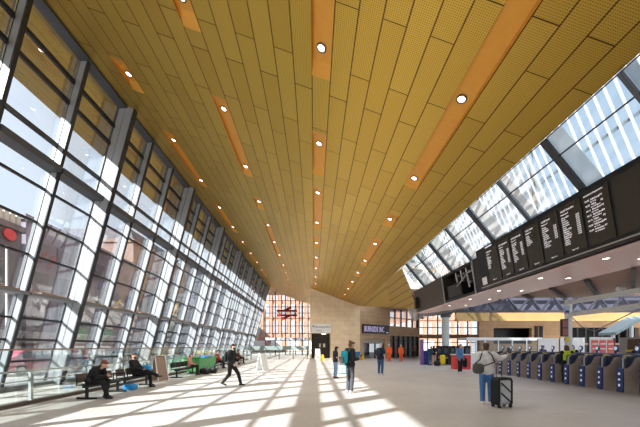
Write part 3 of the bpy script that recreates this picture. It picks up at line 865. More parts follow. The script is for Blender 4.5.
def backpack(label, t, J, col, strap_col, size=(.30, .17, .44), drop=0.0, group=None):
    """worn on the back; a thing of its own, in the wearer's frame"""
    b = thing('backpack', label, 'backpack', t.location, t.rotation_euler.z, group)
    c = (J['chest'] + J['pelvis']) / 2 + V((0, -.13 - size[1]/2 - .012, .09 - drop))
    ax = (J['chest'] - J['pelvis']).normalized()
    tl = math.atan2(-ax.y, ax.z)
    rot = Matrix.Rotation(tl, 3, 'X')
    m = MB(); w, d, h = size
    m.bevbox(c, (w, d, h), .06, rot=rot)
    o = m.build('bag_body', cloth(col), b, True)
    bv = o.modifiers.new('b', 'SUBSURF'); bv.levels = 2; bv.render_levels = 2
    m = MB(); m.bevbox(c + rot @ V((0, -d/2 - .02, -h*.18)), (w*.8, .06, h*.42), .025, rot=rot); m.build('front_pocket', cloth(strap_col), b, True)
    for q in (-1, 1):
        m = MB(); sh = J['sL' if q < 0 else 'sR']
        x = q * .115
        p = [c + rot @ V((x, d/2, h*.40)), V((x, sh.y - .06, sh.z + .085)), V((x, sh.y + .05, sh.z + .08)), V((x, sh.y + .145, sh.z - .10)), V((x*1.35, sh.y + .12, sh.z - .30)), c + rot @ V((x*1.3, d/2, -h*.35))]
        for i in range(len(p)-1): m.beam(p[i], p[i+1], .04, .012, up=(0, 1, 0.3))
        m.build('strap', cloth(strap_col), b, True)
    m = MB(); m.tube([c + rot @ V((-.04, d*.3, h/2-.01)), c + rot @ V((-.03, d*.3, h/2+.04)), c + rot @ V((.03, d*.3, h/2+.04)), c + rot @ V((.04, d*.3, h/2-.01))], .009); m.build('handle', cloth(strap_col), b, True)
    return b
M_PHONE = mat('phone_black', (16, 16, 18), .25)
def phone(label, p, face, tiltx=-40):
    o = MB().bevbox((0, 0, 0), (.075, .010, .15), .004).build('phone', M_PHONE)
    o.location = p; o.rotation_euler = (R(tiltx), 0, R(face)); tag(o, label, 'phone'); return o

# face = rotation about z of a figure that looks along +y
# ---- seated row by the glass
t1, J1 = person('person in black hunched over a phone on the nearest bench', (-6.93, 9.40, 0), -90, 1.74, base=SITP,
    pose=dict(chest=(0, .13, .83), neck=(0, .29, .98), head=(0, .40, 1.05), sL=(-.17, .24, .93), sR=(.17, .24, .93), eL=(-.20, .30, .66), eR=(.20, .30, .66), wL=(-.06, .50, .70), wR=(.06, .50, .70),
              kL=(-.12, .44, .53), kR=(.14, .46, .53), aL=(-.12, .36, .085), aR=(.15, .60, .085)),
    hair=(120, 68, 38), top=(22, 22, 24), legs=(20, 20, 23), look=(0, .75, -.65))
phone('black phone held by the hunched seated person', pw(t1, V((0, .60, .72))), -90, -60)
t2, J2 = person('person in black with a black face mask sitting cross legged on the second bench', (-6.95, 11.85, 0), -90, 1.76, base=SITP,
    pose=dict(chest=(0, -.12, .86), neck=(0, -.13, 1.05), head=(0, -.11, 1.20), sL=(-.17, -.13, 1.0), sR=(.17, -.13, 1.0), eL=(-.2, .02, .76), eR=(.2, .02, .76), wL=(-.08, .24, .68), wR=(.08, .26, .68),
              kL=(-.10, .44, .53), aL=(-.08, .50, .085), kR=(.08, .46, .64), aR=(-.05, .78, .46)),
    toes=dict(R=(0, 1, .1)), hair=(60, 36, 22), top=(20, 20, 22), legs=(18, 18, 21), mask=(16, 16, 18), look=(0.15, 1, -.05))
t3, J3 = person('person with long dark hair and bare arms sitting beside the green planter', (-6.95, 16.9, 0), -80, 1.66, base=SITP, sleeves='short', women=True,
    top=(212, 150, 136), legs=(26, 26, 30), hair=(40, 28, 24), hairstyle='long',
    pose=dict(chest=(0, .0, .84), neck=(0, .05, 1.02), head=(0, .09, 1.14)), look=(.1, 1, -.2))
t4, J4 = person('person in a red top sitting past the green planter', (-7.0, 22.0, 0), -90, 1.7, base=SITP, top=(176, 52, 48), legs=(30, 30, 34), hair=(60, 40, 28))
t5, J5 = person('person in a tan coat sitting on the far bench', (-6.95, 26.3, 0), -90, 1.7, base=SITP, top=(172, 134, 108), legs=(58, 46, 40), hair=(90, 62, 44), hairstyle='long', women=True)
t6, J6 = person('person in a brown jacket sitting beyond the tan coated one', (-6.95, 28.0, 0), -85, 1.72, base=SITP, top=(112, 74, 58), legs=(36, 34, 38), hair=(36, 28, 24))

# ---- walkers and standing people
tw, Jw = person('person in black striding across the sunlit floor with a black backpack', (-3.36, 12.25, 0), -100, 1.74,
    pose=dict(pelvis=(0, 0, .93), chest=(0, .035, 1.25), neck=(0, .055, 1.44), head=(0, .095, 1.58), sL=(-.175, .04, 1.39), sR=(.175, .03, 1.39),
              hL=(-.09, 0, .89), hR=(.09, 0, .89), kL=(-.09, .26, .52), aL=(-.09, .38, .10), kR=(.09, -.03, .48), aR=(.09, -.33, .15), eL=(-.24, .06, 1.10), wL=(-.12, .26, 1.02), eR=(.24, .02, 1.10), wR=(.20, .18, .92)),
    toes=dict(L=(0, 1, 0), R=(0, .9, -.35)), hair=(66, 40, 26), top=(26, 27, 30), legs=(24, 24, 27), mask=(24, 24, 28), look=(0, 1, -.25))
backpack('black backpack on the back of the striding person', tw, Jw, (22, 22, 26), (34, 34, 38), (.30, .17, .44))
ARMP = dict(eL=(-.23, -.01, 1.13), wL=(-.10, .25, 1.13), eR=(.23, -.01, 1.13), wR=(.12, .27, 1.15))
ta, Ja = person('person with a hair bun in a black jacket and grey trousers looking at a phone', (1.24, 10.45, 0), -62, 1.80, pose=dict(ARMP, head=(0, .07, 1.605)),
    top=(24, 25, 28), legs=(70, 70, 76), shoes=(200, 190, 180), hair=(112, 74, 46), hairstyle='bun', look=(0, 1, -.35))
backpack('turquoise backpack on the person with the hair bun', ta, Ja, (28, 160, 178), (92, 94, 96), (.33, .19, .46))
phone('black phone held by the person with the hair bun', pw(ta, V((0, .42, 1.22))), -62, -50)
tj, Jj = person('person with short dark hair, black waistcoat and pale jeans looking down', (1.08, 15.3, 0), -75, 1.62, pose=dict(ARMP, head=(0, .07, 1.60)), women=True,
    top=(36, 36, 42), legs=(128, 152, 192), shoes=(120, 60, 56), hair=(48, 26, 24), hairstyle='bob', sleeves='short', look=(0, 1, -.4))
bg = thing('shoulder_bag', 'patterned pale blue bag hanging at the hip of the person with the hair bun', 'bag', (1.0, 10.18, .66))
hb = MB(); hb.bevbox((.98, 10.18, .82), (.26, .12, .30), .05); hb.build('bag_body', mat('bag_pattern', (150, 192, 204), .8, 0, .35, 22), bg)
hb = MB(); hb.tube([(.88, 10.18, .96), (.93, 10.2, 1.08), (1.0, 10.26, 1.14), (1.04, 10.2, 1.08), (1.08, 10.18, .96)], .012); hb.build('strap', cloth((60, 90, 100)), bg)
tn, Jn = person('grey haired person in a navy shirt and blue jeans standing alone', (3.72, 16.9, 0), -40, 1.76, top=(26, 34, 50), legs=(54, 84, 122), shoes=(225, 222, 218), hair=(190, 186, 180), sleeves='short')
backpack('navy backpack on the grey haired person', tn, Jn, (32, 40, 66), (28, 34, 54), (.28, .15, .42))
ORG = (244, 96, 40)
person('worker in orange overalls and a white helmet nearer the shop sign', (7.8, 31.3, 0), 160, 1.78, top=ORG, legs=ORG, shoes=(60, 46, 40), hair=(60, 44, 34), hat=(232, 230, 226))
person('worker in orange overalls and a yellow helmet further from the shop sign', (9.1, 31.6, 0), 170, 1.74, top=ORG, legs=ORG, shoes=(60, 46, 40), hair=(60, 44, 34), hat=(240, 214, 150))
# ---- traveller with the grey suitcase
tt, Jt = person('person in a pale grey sweater and blue jeans standing by the wheeled suitcase', (4.80, 8.40, 0), -18, 1.72, top=(206, 204, 202), legs=(70, 116, 170), shoes=(226, 222, 216), hair=(70, 44, 32), mask=(30, 34, 42),
    pose=dict(eR=(.36, .10, 1.29), wR=(.54, .24, 1.37), eL=(-.22, .04, 1.14), wL=(-.08, .26, 1.20), head=(.0, .05, 1.605)), look=(.25, 1, 0), stocky=.98)
phone('black phone raised by the person in the pale grey sweater', pw(tt, V((.62, .33, 1.42))), -18, 0)
b_ = thing('sling_bag', 'dark grey drawstring bag slung on the back of the pale grey sweater', 'bag', tt.location, tt.rotation_euler.z)
m = MB(); cc = (Jt['chest'] + Jt['pelvis'])/2 + V((-.24, -.19, -.10)); m.bevbox(cc, (.30, .15, .30), .06); o = m.build('bag_body', cloth((74, 70, 66)), b_, True); sbs = o.modifiers.new('s', 'SUBSURF'); sbs.levels = 2; sbs.render_levels = 2
m = MB(); P_ = [cc + V((.12, .06, .06)), V((.16, -.16, 1.18)), V((.10, -.14, 1.38)), V((.02, -.09, 1.46))]
for i in range(3): m.beam(P_[i], P_[i+1], .03, .012, up=(0, 1, 0))
m.build('strap', cloth((40, 38, 38)), b_, True)
m = MB(); P_ = [cc + V((-.12, .06, .08)), V((-.19, -.15, 1.25)), V((-.13, -.11, 1.44))]
for i in range(2): m.beam(P_[i], P_[i+1], .03, .012, up=(0, 1, 0))
m.build('strap', cloth((40, 38, 38)), b_, True)
# suitcase
su = thing('suitcase', 'grey and black wheeled suitcase with its handle pulled up', 'suitcase', (4.97, 8.0, 0), R(14))
m = MB(); m.bevbox((0, 0, .42), (.44, .28, .68), .07); m.build('shell', cloth((176, 180, 184)), su, True)
for q in (-1, 1):
    m = MB(); m.bevbox((q*.20, 0, .42), (.10, .30, .70), .045); m.build('side_panel', cloth((26, 26, 28)), su, True)
m = MB(); m.bevbox((0, 0, .76), (.42, .27, .06), .02); m.build('top_panel', cloth((30, 30, 32)), su, True)
for z0, z1 in ((.66, .40), (.40, .14)):
    m = MB(); m.beam((-.16, -.148, z0), (.16, -.148, z1), .035, .012, up=(0, 1, 0)); m.build('strap', cloth((22, 22, 24)), su, True)
m = MB()
for q in (-.09, .09): m.cyl((q, .08, .76), (q, .08, 1.13), .011)
m.cyl((-.11, .08, 1.14), (.11, .08, 1.14), .018); m.build('handle', M_MIDDARK, su, True)
for q in (-1, 1):
    for e in (-1, 1):
        m = MB(); m.cyl((q*.18 - .02, e*.10, .045), (q*.18 + .02, e*.10, .045), .045, n=16); m.build('wheel', M_BLACK, su, True)
# ---- group by the dark machines
tp, Jp = person('person in a teal jumper leaning towards the dark machines', (9.75, 25.4, 0), -60, 1.66, top=(26, 66, 78), legs=(60, 84, 110), hair=(40, 26, 24), pose=dict(ARMP, chest=(0, .06, 1.27), neck=(0, .12, 1.45), head=(0, .18, 1.57)))
person('person with long black hair in a black dress beside the yellow suitcase', (10.55, 26.6, 0), -20, 1.68, top=(30, 26, 30), legs=(206, 164, 144), hair=(30, 22, 22), hairstyle='long', women=True, sleeves='short')
yc = thing('suitcase', 'bright yellow suitcase standing by the dark machines', 'suitcase', (10.72, 25.2, 0), R(-10))
m = MB(); m.bevbox((0, 0, .48), (.42, .28, .78), .07); m.build('shell', mat('yellow_shell', (238, 206, 30), .4), yc, True)
m = MB(); m.tube([(-.1, .05, .86), (-.1, .05, 1.05), (.1, .05, 1.05), (.1, .05, .86)], .012); m.build('handle', M_DARK, yc, True)
for q in (-1, 1):
    m = MB(); m.cyl((q*.15-.02, 0, .05), (q*.15+.02, 0, .05), .05); m.build('wheel', M_BLACK, yc, True)
db_ = thing('holdall', 'black holdall on the floor in front of the teal jumper', 'bag', (9.95, 24.4, 0), R(15))
m = MB(); m.bevbox((0, 0, .22), (.62, .34, .42), .1); o = m.build('bag_body', cloth((26, 26, 30)), db_, True); sbs = o.modifiers.new('s', 'SUBSURF'); sbs.levels = 2; sbs.render_levels = 2
m = MB(); m.tube([(-.18, 0, .38), (-.1, 0, .5), (.1, 0, .5), (.18, 0, .38)], .015); m.build('handle', cloth((40, 40, 44)), db_, True)
tr, Jr = person('person in a blue denim jacket and black trousers carrying a dark bag', (8.75, 18.1, 0), -150, 1.74, top=(84, 128, 176), legs=(28, 28, 36), shoes=(226, 222, 220), hair=(52, 34, 28), women=True)
cb = thing('holdall', 'long black bag hanging from the hand of the denim jacket wearer', 'bag', (9.10, 18.2, 0), 0)
m = MB(); m.bevbox((9.10, 18.2, .62), (.26, .3, .62), .09); o = m.build('bag_body', cloth((24, 24, 30)), cb); sbs = o.modifiers.new('s', 'SUBSURF'); sbs.levels = 2; sbs.render_levels = 2
m = MB(); m.tube([(9.06, 18.15, .9), (9.02, 18.15, 1.0), (8.99, 18.15, .96)], .012); m.build('handle', cloth((40, 40, 44)), cb)
# ---- staff at the gates and people beyond
person('gate assistant with long brown hair in a yellow high visibility vest', (11.05, 13.205, 0), -25, 1.66, top=(34, 36, 44), legs=(24, 24, 28), hair=(104, 70, 46), hairstyle='long', women=True, vest=(206, 244, 40))
person('gate assistant with dark hair, a pale face mask and a yellow vest beyond the gates', (13.0, 15.2, 0), 130, 1.68, top=(30, 30, 36), legs=(24, 24, 28), hair=(34, 26, 26), hairstyle='long', women=True, mask=(222, 226, 232), vest=(206, 244, 40))
person('person in a purple coat beyond the gates', (13.8, 18.2, 0), 90, 1.66, top=(88, 78, 136), legs=(40, 40, 52), hair=(60, 48, 52), women=True)
person('person in black at the right end beyond the gates', (12.95, 12.05, 0), 90, 1.70, top=(26, 26, 30), legs=(24, 24, 28), hair=(40, 30, 26))
person('person in dark clothes standing in the shop entrance', V(W(wq(371), 0, -.9)), 180, 1.7, top=(120, 112, 112), legs=(60, 58, 62), hair=(40, 32, 30))
person('person in a pale coat beside the one in the shop entrance', V(W(wq(376), 0, -1.3)), 200, 1.72, top=(176, 168, 164), legs=(70, 66, 70), hair=(50, 40, 34))
person('person in black just outside the lower windows behind the orange workers', V(W(wq(396.5), 0, .8)), 190, 1.74, top=(30, 28, 30), legs=(26, 26, 30), hair=(46, 36, 30))
person('person in grey outside the lower windows near the bronze bulkhead', V(W(wq(409), 0, .9)), 170, 1.7, top=(112, 100, 100), legs=(56, 52, 56), hair=(80, 60, 48))
# ================================================================ FURNITURE
# ---- glass balustrade in front of the glazed wall
M_RAILTOP = mat('bronze_top_rail', (150, 132, 116), .4, .4)
bal = thing('glass_balustrade', 'long glass balustrade with a bronze top rail along the leaning glazed wall', 'balustrade', (-7.94, 20, 0))
n = 0
for i in range(24):
    y = 4.0 + 1.35 * i
    MB().box(-7.95, -7.93, y + .015, y + 1.335, .10, 1.50).build('glass_panel', M_GLASS_BAL, bal)
MB().box(-7.97, -7.91, 4.0, 36.4, 1.50, 1.545).build('top_rail', M_RAILTOP, bal)
MB().box(-8.0, -7.88, 4.0, 36.4, 0.0, .10).build('base_channel', mat('base_channel', (96, 84, 74), .5, .3), bal)
hr_ = thing('handrail', 'steel handrail on posts behind the glass balustrade', 'handrail', (-8.25, 20, 0))
M_RAIL = mat('pale_steel_rail', (196, 198, 196), .35, .5)
MB().cyl((-8.25, 4.0, .90), (-8.25, 36.0, .90), .028).build('rail', M_RAIL, hr_)
MB().cyl((-8.25, 4.0, .62), (-8.25, 36.0, .62), .018).build('lower_rail', M_RAIL, hr_)
for i in range(16):
    y = 4.6 + 2.1 * i
    MB().box(-8.29, -8.21, y - .04, y + .04, 0, .9).build('post', M_RAIL, hr_)
# balustrade across the far end
fb = thing('glass_balustrade', 'glass balustrade with a pale green top band across the far end', 'balustrade', (-4, 36.9, 0))
MB().box(-7.9, -.6, 36.9, 36.92, .1, 1.15).build('glass_panel', M_GLASS_BAL, fb)
MB().box(-7.9, -.6, 36.86, 36.96, 1.15, 1.62).build('top_band', mat('grey_green_band', (128, 142, 138), .4), fb)
for i in range(5):
    x = -7.7 + 1.72 * i
    MB().box(x - .05, x + .05, 36.85, 36.97, 0, 1.15).build('post', M_MIDDARK, fb)
# pale canopy over the entrance beyond
ec = thing('entrance_canopy', 'pale flat canopy outside the far glazed end wall', 'canopy', (-4, 57, 0))
MB().box(-9, -.6, 55.5, 58.5, 2.7, 3.15).build('roof_slab', mat('canopy_white', (214, 222, 230), .5), ec)
for x in (-8.4, -4.6, -1.1): MB().box(x - .1, x + .1, 57.8, 58.0, 0, 2.7).build('post', M_MIDDARK, ec)

# ---- red double arrow on the far glazing
da = thing('double_arrow_sign', 'red double arrow symbol on the far glazed end wall', 'sign', (-4.3, 53.6, 6.2))
def DA(px, py): return at(px, py, 53.62)
def bar(p, q, w): return MB().beam(DA(*p), DA(*q), .1, w, up=(0, 0, 1)) 
WB_ = .36
for (x0_, x1_, yy) in ((276.8, 297.2, 310.9), (276.8, 297.2, 315.3)):
    a, b = DA(x0_, yy), DA(x1_, yy)
    MB().box(a.x, b.x, 53.55, 53.68, a.z - WB_/2, a.z + WB_/2).build('bar', M_RED, da)
for p, q in (((291.2, 307.4), (283.4, 311.0)), ((290.6, 315.2), (282.4, 319.0))):
    MB().beam(DA(*p), DA(*q), .12, .40, up=(0, 0, 1)).build('diagonal_bar', M_RED, da)
for x in (279.5, 294.5):
    a = DA(x, 313)
    MB().box(a.x - .04, a.x + .04, 53.68, 53.8, a.z - .7, a.z + .7).build('bracket', M_DARK, da)

# ---- benches
M_SEAT = mat('black_perforated_seat', (34, 34, 36), .45, .3)
M_BACKR = mat('bench_back', (112, 96, 86), .4, .3)
def bench(label, x, y, nseat=4, backs=True):
    b = thing('waiting_bench', label, 'bench', (x, y, 0), 0, 'benches along the balustrade')
    L = nseat * .56
    for i in range(nseat):
        s0 = i * .56 + .02
        m = MB(); m.bevbox((0, s0 + .26, .43), (.46, .51, .035), .012); m.build('seat', M_SEAT, b, True)
        m = MB(); m.hexa([(-.25, s0+.02, .50), (-.22, s0+.02, .50), (-.22, s0+.50, .50), (-.25, s0+.50, .50), (-.31, s0+.02, .76), (-.28, s0+.02, .76), (-.28, s0+.50, .76), (-.31, s0+.50, .76)]); m.build('backrest', M_BACKR if backs else M_SEAT, b, True)
    MB().box(-.06, .06, 0, L, .34, .41).build('beam', M_SEAT, b, True)
    for y_ in (.12, L - .12):
        m = MB(); m.box(-.035, .035, y_ - .03, y_ + .03, .05, .34); m.box(-.30, .30, y_ - .035, y_ + .035, 0, .05); m.build('leg', M_SEAT, b, True)
    for y_ in (0, L):
        m = MB(); m.tube([(-.22, y_, .42), (-.22, y_, .64), (.16, y_, .64), (.20, y_, .42)], .018); m.build('armrest', M_SEAT, b, True)
    return b
bench('black waiting bench under the hunched person nearest the camera', -6.95, 9.12, 3)
bench('black waiting bench under the masked cross legged person', -6.97, 11.0, 3)
bench('black waiting bench beside the green planter', -6.97, 15.2, 4, False)
bench('black waiting bench under the person in a red top', -7.0, 21.2, 3)
bench('black waiting bench under the people in tan and brown', -6.97, 25.6, 6)

def soft_bag(name, label, cat, c, size, col, rz=0, shiny=.5):
    b = thing(name, label, cat, (c[0], c[1], c[2]), R(rz))
    m = MB(); m.bevbox((0, 0, size[2]/2), size, min(size) * .22); o = m.build('bag_body', mat('bag_%d_%d_%d' % col, col, shiny, 0, .2, 8), b, True)
    s_ = o.modifiers.new('s', 'SUBSURF'); s_.levels = 2; s_.render_levels = 2
    m = MB(); m.tube([(-.08, 0, size[2]*.9), (-.06, 0, size[2] + .09), (.06, 0, size[2] + .09), (.08, 0, size[2]*.9)], .012); m.build('handle', mat('bag_handle', (30, 60, 110), .6), b, True)
    return b
soft_bag('carrier_bag', 'bright blue carrier bag standing on the bench beside the masked person', 'bag', (-6.95, 12.42, .45), (.50, .30, .40), (40, 160, 226))
soft_bag('carrier_bag', 'bright blue bag lying on the floor under the second bench', 'bag', (-6.78, 11.15, 0), (.44, .36, .22), (36, 150, 222))
soft_bag('holdall', 'black holdall on the floor in front of the green planter', 'bag', (-6.25, 17.3, 0), (.60, .40, .36), (20, 20, 22), 10, .8)
soft_bag('holdall', 'smaller black bag on the floor between the green planter and the walker', 'bag', (-6.05, 18.1, 0), (.5, .36, .34), (28, 27, 28), -20, .8)

# ---- green planter-like hoarding
gp = thing('green_planter', 'green trough with a blue top edge behind the third bench', 'planter', (-7.2, 19.2, 0))
m = MB(); m.hexa([(-7.6, 18.0, .08), (-6.85, 18.0, .08), (-6.85, 20.6, .08), (-7.6, 20.6, .08), (-7.7, 17.8, .86), (-6.7, 17.8, .86), (-6.7, 20.8, .86), (-7.7, 20.8, .86)])
m.build('trough', mat('leaf_green', (96, 176, 108), .5, 0, .2, 2), gp)
MB().box(-7.74, -6.66, 17.76, 20.84, .86, .92).build('rim', mat('green_rim', (30, 150, 70), .5), gp)
MB().box(-7.0, -6.64, 18.4, 19.6, .92, .98).build('cover', mat('blue_cover', (36, 120, 200), .5), gp)
for y in (18.2, 20.4): MB().box(-7.5, -6.95, y - .05, y + .05, 0, .08).build('foot', M_DARK, gp)

# ---- A-boards
def aboard(name, label, loc, w, h, rz, col, lean=.22, cat='sign board', legcol=None):
    a = thing(name, label, cat, loc, R(rz))
    fm = mat('board_%d_%d_%d' % col, col, .6, 0, .06)
    for q in (-1, 1):
        t_ = V((0, 0, h)); 
        m = MB(); m.hexa([(-w/2, q*lean*h-.012, .02), (w/2, q*lean*h-.012, .02), (w/2, q*lean*h+.012, .02), (-w/2, q*lean*h+.012, .02),
                          (-w/2, q*.014-.012, h), (w/2, q*.014-.012, h), (w/2, q*.014+.012, h), (-w/2, q*.014+.012, h)])
        m.build('board', fm, a, True)
        for e in (-1, 1):
            m = MB(); m.beam((e*(w/2 - .02), q*(lean*h+.016), 0), (e*(w/2 - .02), q*.03, h + .02), .04, .02, up=(0, 1, 0)); m.build('leg', legcol or M_WHITE, a, True)
    m = MB(); m.cyl((-w/2, 0, h + .015), (w/2, 0, h + .015), .018); m.build('hinge', M_MIDDARK, a, True)
    return a
aboard('notice_board', 'brown folding notice board leaning beside the masked person', (-7.15, 14.0, 0), .62, 1.12, 70, (156, 132, 116), .20)
aboard('floor_sign', 'white folding floor sign on the sunlit floor past the walker', (-3.35, 19.6, 0), .62, 1.15, 62, (226, 226, 224), .24)
aboard('floor_sign', 'white folding sign with a yellow foot in front of the dark doorway', (.42, 34.6, 0), .55, 1.3, 25, (224, 222, 214), .18)
def cone(label, loc):
    c = thing('wet_floor_sign', label, 'caution sign', loc, R(30), 'yellow caution signs')
    for q in (-1, 1):
        m = MB(); m.hexa([(-.17, q*.16-.01, 0), (.17, q*.16-.01, 0), (.17, q*.16+.01, 0), (-.17, q*.16+.01, 0), (-.11, q*.012-.01, .66), (.11, q*.012-.01, .66), (.11, q*.012+.01, .66), (-.11, q*.012+.01, .66)])
        m.build('panel', mat('caution_yellow', (240, 196, 40), .5), c, True)
    m = MB(); m.cyl((-.1, 0, .67), (.1, 0, .67), .02); m.build('handle', mat('caution_yellow', (240, 196, 40), .5), c, True)
    return c
cone('yellow caution sign beside the white folding sign at the doorway', (.95, 33.4, 0))
cone('yellow caution sign beside the blue bin under the shop sign', (5.55, 34.6, 0))
bn = thing('blue_bin', 'blue wheeled bin in front of the sandstone corner', 'bin', (5.15, 35.6, 0))
m = MB(); m.hexa([(4.95, 35.4, .12), (5.35, 35.4, .12), (5.35, 35.8, .12), (4.95, 35.8, .12), (4.9, 35.35, .9), (5.4, 35.35, .9), (5.4, 35.85, .9), (4.9, 35.85, .9)]); m.build('bin_body', mat('bin_blue', (60, 120, 176), .5), bn)
MB().box(4.88, 5.42, 35.33, 35.87, .9, .96).build('lid', mat('lid_blue', (40, 96, 150), .5), bn)
for x in (4.95, 5.35):
    m = MB(); m.cyl((x - .03, 35.72, .1), (x + .03, 35.72, .1), .1); m.build('wheel', M_BLACK, bn)

# ---- ticket gates
M_GBLUE = mat('gate_blue', (44, 66, 124), .45)
M_GDARK = mat('gate_reader_dark', (52, 58, 82), .35)
M_GSTEEL = mat('gate_steel', (206, 190, 176), .36, .2, .06, 3)
M_PADDLE = mat('paddle_blue_grey', (58, 70, 108), .2)
M_ARROWW = mat('gate_arrow', (220, 228, 244), .5, emit=.3, var=0)
M_YEL = mat('reader_yellow', (244, 206, 60), .5)
GX = 10.70
def gate(label, y):
    g = thing('ticket_gate', label, 'ticket gate', (GX, y, 0), 0, 'ticket gates')
    L, w = 1.75, .11
    prof = [(.05, 0), (L, 0), (L, .92), (L - .12, .98), (.55, .98), (.42, .92), (.30, .74), (.05, .66)]
    m = MB(); m.prism([(x, -w, z) for x, z in prof], (0, 2*w, 0)); m.build('cabinet', M_GSTEEL, g, True)
    m = MB(); m.bevbox((.02, 0, .34), (.07, .22, .66), .015); m.build('front_panel', M_GBLUE, g, True)
    for z, hh in ((.52, .06), (.36, .05), (.20, .07)):
        m = MB(); m.box(-.022, -.014, -.03, .03, z - hh/2, z + hh/2); m.build('front_mark', M_ARROWW, g, True)
    m = MB(); m.beam((.05, -.07, .66), (.05, -.07, .96), .035, .035); m.beam((.05, -.07, .95), (.30, -.07, .99), .035, .035); m.build('edge_rail', M_RAIL, g, True)
    m = MB(); m.prism([(.10, -w - .003, .66), (.26, -w - .003, .74), (.40, -w - .003, .94), (.40, -w - .003, 1.03), (.14, -w - .003, .98)], (0, 2*w + .006, 0)); m.build('reader_head', M_GDARK, g, True)
    m = MB(); m.bevbox((.24, 0, 1.025), (.13, .13, .03), .012); m.build('reader_pad', M_YEL, g, True)
    m = MB(); m.bevbox((.98, 0, 1.02), (1.1, .18, .10), .03); m.build('top_cover', M_GDARK, g, True)
    m = MB(); m.cyl((.62, 0, 1.05), (.62, 0, 1.16), .03); m.cyl((.66, 0, 1.22), (.61, 0, 1.225), .085, n=18); m.build('status_head', M_GBLUE, g, True)
    m = MB(); m.cyl((.61, 0, 1.225), (.60, 0, 1.226), .055, n=18); m.build('status_light', M_ARROWW, g, True)
    for q in (-1, 1):
        m = MB(); m.hexa([(.70, q*.11, .26), (.72, q*.11, .26), (.72, q*.35, .30), (.70, q*.35, .30), (.70, q*.11, 1.02), (.72, q*.11, 1.02), (.72, q*.33, .94), (.70, q*.33, .94)]); m.build('paddle', M_PADDLE, g, True)
        m = MB(); m.cyl((.70, q*.235, .60), (.685, q*.235, .60), .085, n=16); m.build('paddle_mark', M_GBLUE, g, True)
    for ch in g.children:
        ch.data.transform(Matrix.Diagonal((1, 1, 1.25, 1)))
    return g
g0 = None; i = 0
for k in range(13):
    y = 9.07 + .752 * k
    lab = 'blue fronted ticket gate, %s from the near end of the gate line' % ORD[k]
    if g0 is None: g0 = gate(lab, y)
    else: copy_tree(g0, (GX, y, 0), lab)

# ---- white frame over the gates
FXX, FYY, FT = 11.76, 13.96, 3.74
wf = thing('gantry', 'white steel gantry with two long beams above the ticket gates', 'gantry', (FXX, FYY, 0))
MB().box(FXX - .10, FXX + .10, FYY - .1, FYY + .1, 0, FT).build('post', M_WHITE, wf)
MB().box(FXX - .09, FXX + .09, 4.5, FYY - .1, FT - .20, FT - .02).build('beam', M_WHITE, wf)
MB().box(FXX - .09, FXX + .09, 4.5, FYY - .1, 2.98, 3.16).build('beam', M_WHITE, wf)
MB().box(FXX - .10, FXX + .10, 4.3, 4.5, 0, FT).build('post', M_WHITE, wf)
m = MB(); m.cyl((FXX - .1, 11.3, 3.77), (FXX - .3, 11.3, 3.77), .04); m.ellip((FXX - .34, 11.3, 3.76), .1, .1, .1); m.build('camera_dome', M_WHITE, wf)
m = MB(); m.tube([(FXX, 13.8, 2.95), (FXX + .05, 13.3, 2.45), (FXX + .05, 12.7, 2.25), (FXX + .05, 12.1, 2.5), (FXX + .03, 10.9, 2.97)], .02); tag(m.build('cable', M_FIN), 'pale loose cable looping below the lower beam of the white gantry', 'cable')
bs = thing('gate_screen', 'black twin screen with red panels hung beside the white post', 'screen', (11.5, FYY, 2.2))
MB().box(11.36, 11.66, FYY - .12, FYY - .02, 2.06, 2.86).build('casing', M_BLACK, bs)
for z in (2.10, 2.48): MB().box(11.39, 11.63, FYY - .13, FYY - .12, z, z + .32).build('screen', mat('dim_red_screen', (130, 66, 58), .4, emit=.15), bs)
ys = thing('platform_sign', 'small yellow sign low on the white post', 'sign', (11.6, FYY, 1.8))
MB().box(11.50, 11.70, FYY - .16, FYY - .12, 1.82, 2.02).build('sign_panel', M_YEL, ys)
MB().box(11.56, 11.66, FYY - .12, FYY, 1.88, 1.98).build('bracket', M_DARK, ys)
bl = thing('platform_sign', 'blue and white sign high on the white post', 'sign', (11.6, FYY, 3.1))
MB().box(11.46, 11.68, FYY - .16, FYY - .11, 3.10, 3.46).build('sign_panel', mat('pale_blue_sign', (176, 198, 226), .5), bl)
MB().box(11.48, 11.66, FYY - .175, FYY - .16, 3.14, 3.24).build('stripe', M_GBLUE, bl)

# ---- things beyond the gates
M_HOARD = mat('hoarding_white', (226, 222, 218), .6)
def hoarding(name, label, cat, x0, x1, y, z0, z1, m_, posts=True):
    h = thing(name, label, cat, ((x0+x1)/2, y, 0))
    MB().box(x0, x1, y, y + .06, z0, z1).build('panel', m_, h)
    if posts:
        for x in (x0 + .05, x1 - .05): MB().box(x - .04, x + .04, y + .06, y + .14, 0, z1).build('post', M_DARK, h)
    MB().box(x0, x1, y - .02, y + .08, z1, z1 + .05).build('cap', M_WHITE, h)
    return h
hoarding('hoarding', 'white hoarding panel behind the gates left of the white post', 'hoarding', 15.6, 17.0, 21.0, .3, 2.1, M_HOARD)
hoarding('hoarding', 'white hoarding panel behind the gates right of the white post', 'hoarding', 17.3, 19.0, 21.2, .3, 2.15, M_HOARD)
po = hoarding('poster_board', 'white poster board with red panels behind the gates', 'poster board', 15.0, 16.35, 16.4, .4, 2.05, M_HOARD)
M_PRED = mat('poster_red', (222, 96, 84), .6, 0, .3, 9)
for i in range(3):
    MB().box(15.06 + .43*i, 15.42 + .43*i, 16.385, 16.4, .55, 1.95).build('poster', M_PRED, po)
    for j in range(5): MB().box(15.10 + .43*i, 15.38 + .43*i, 16.375, 16.385, .66 + .26*j, .72 + .26*j).build('poster_line', M_HOARD, po)
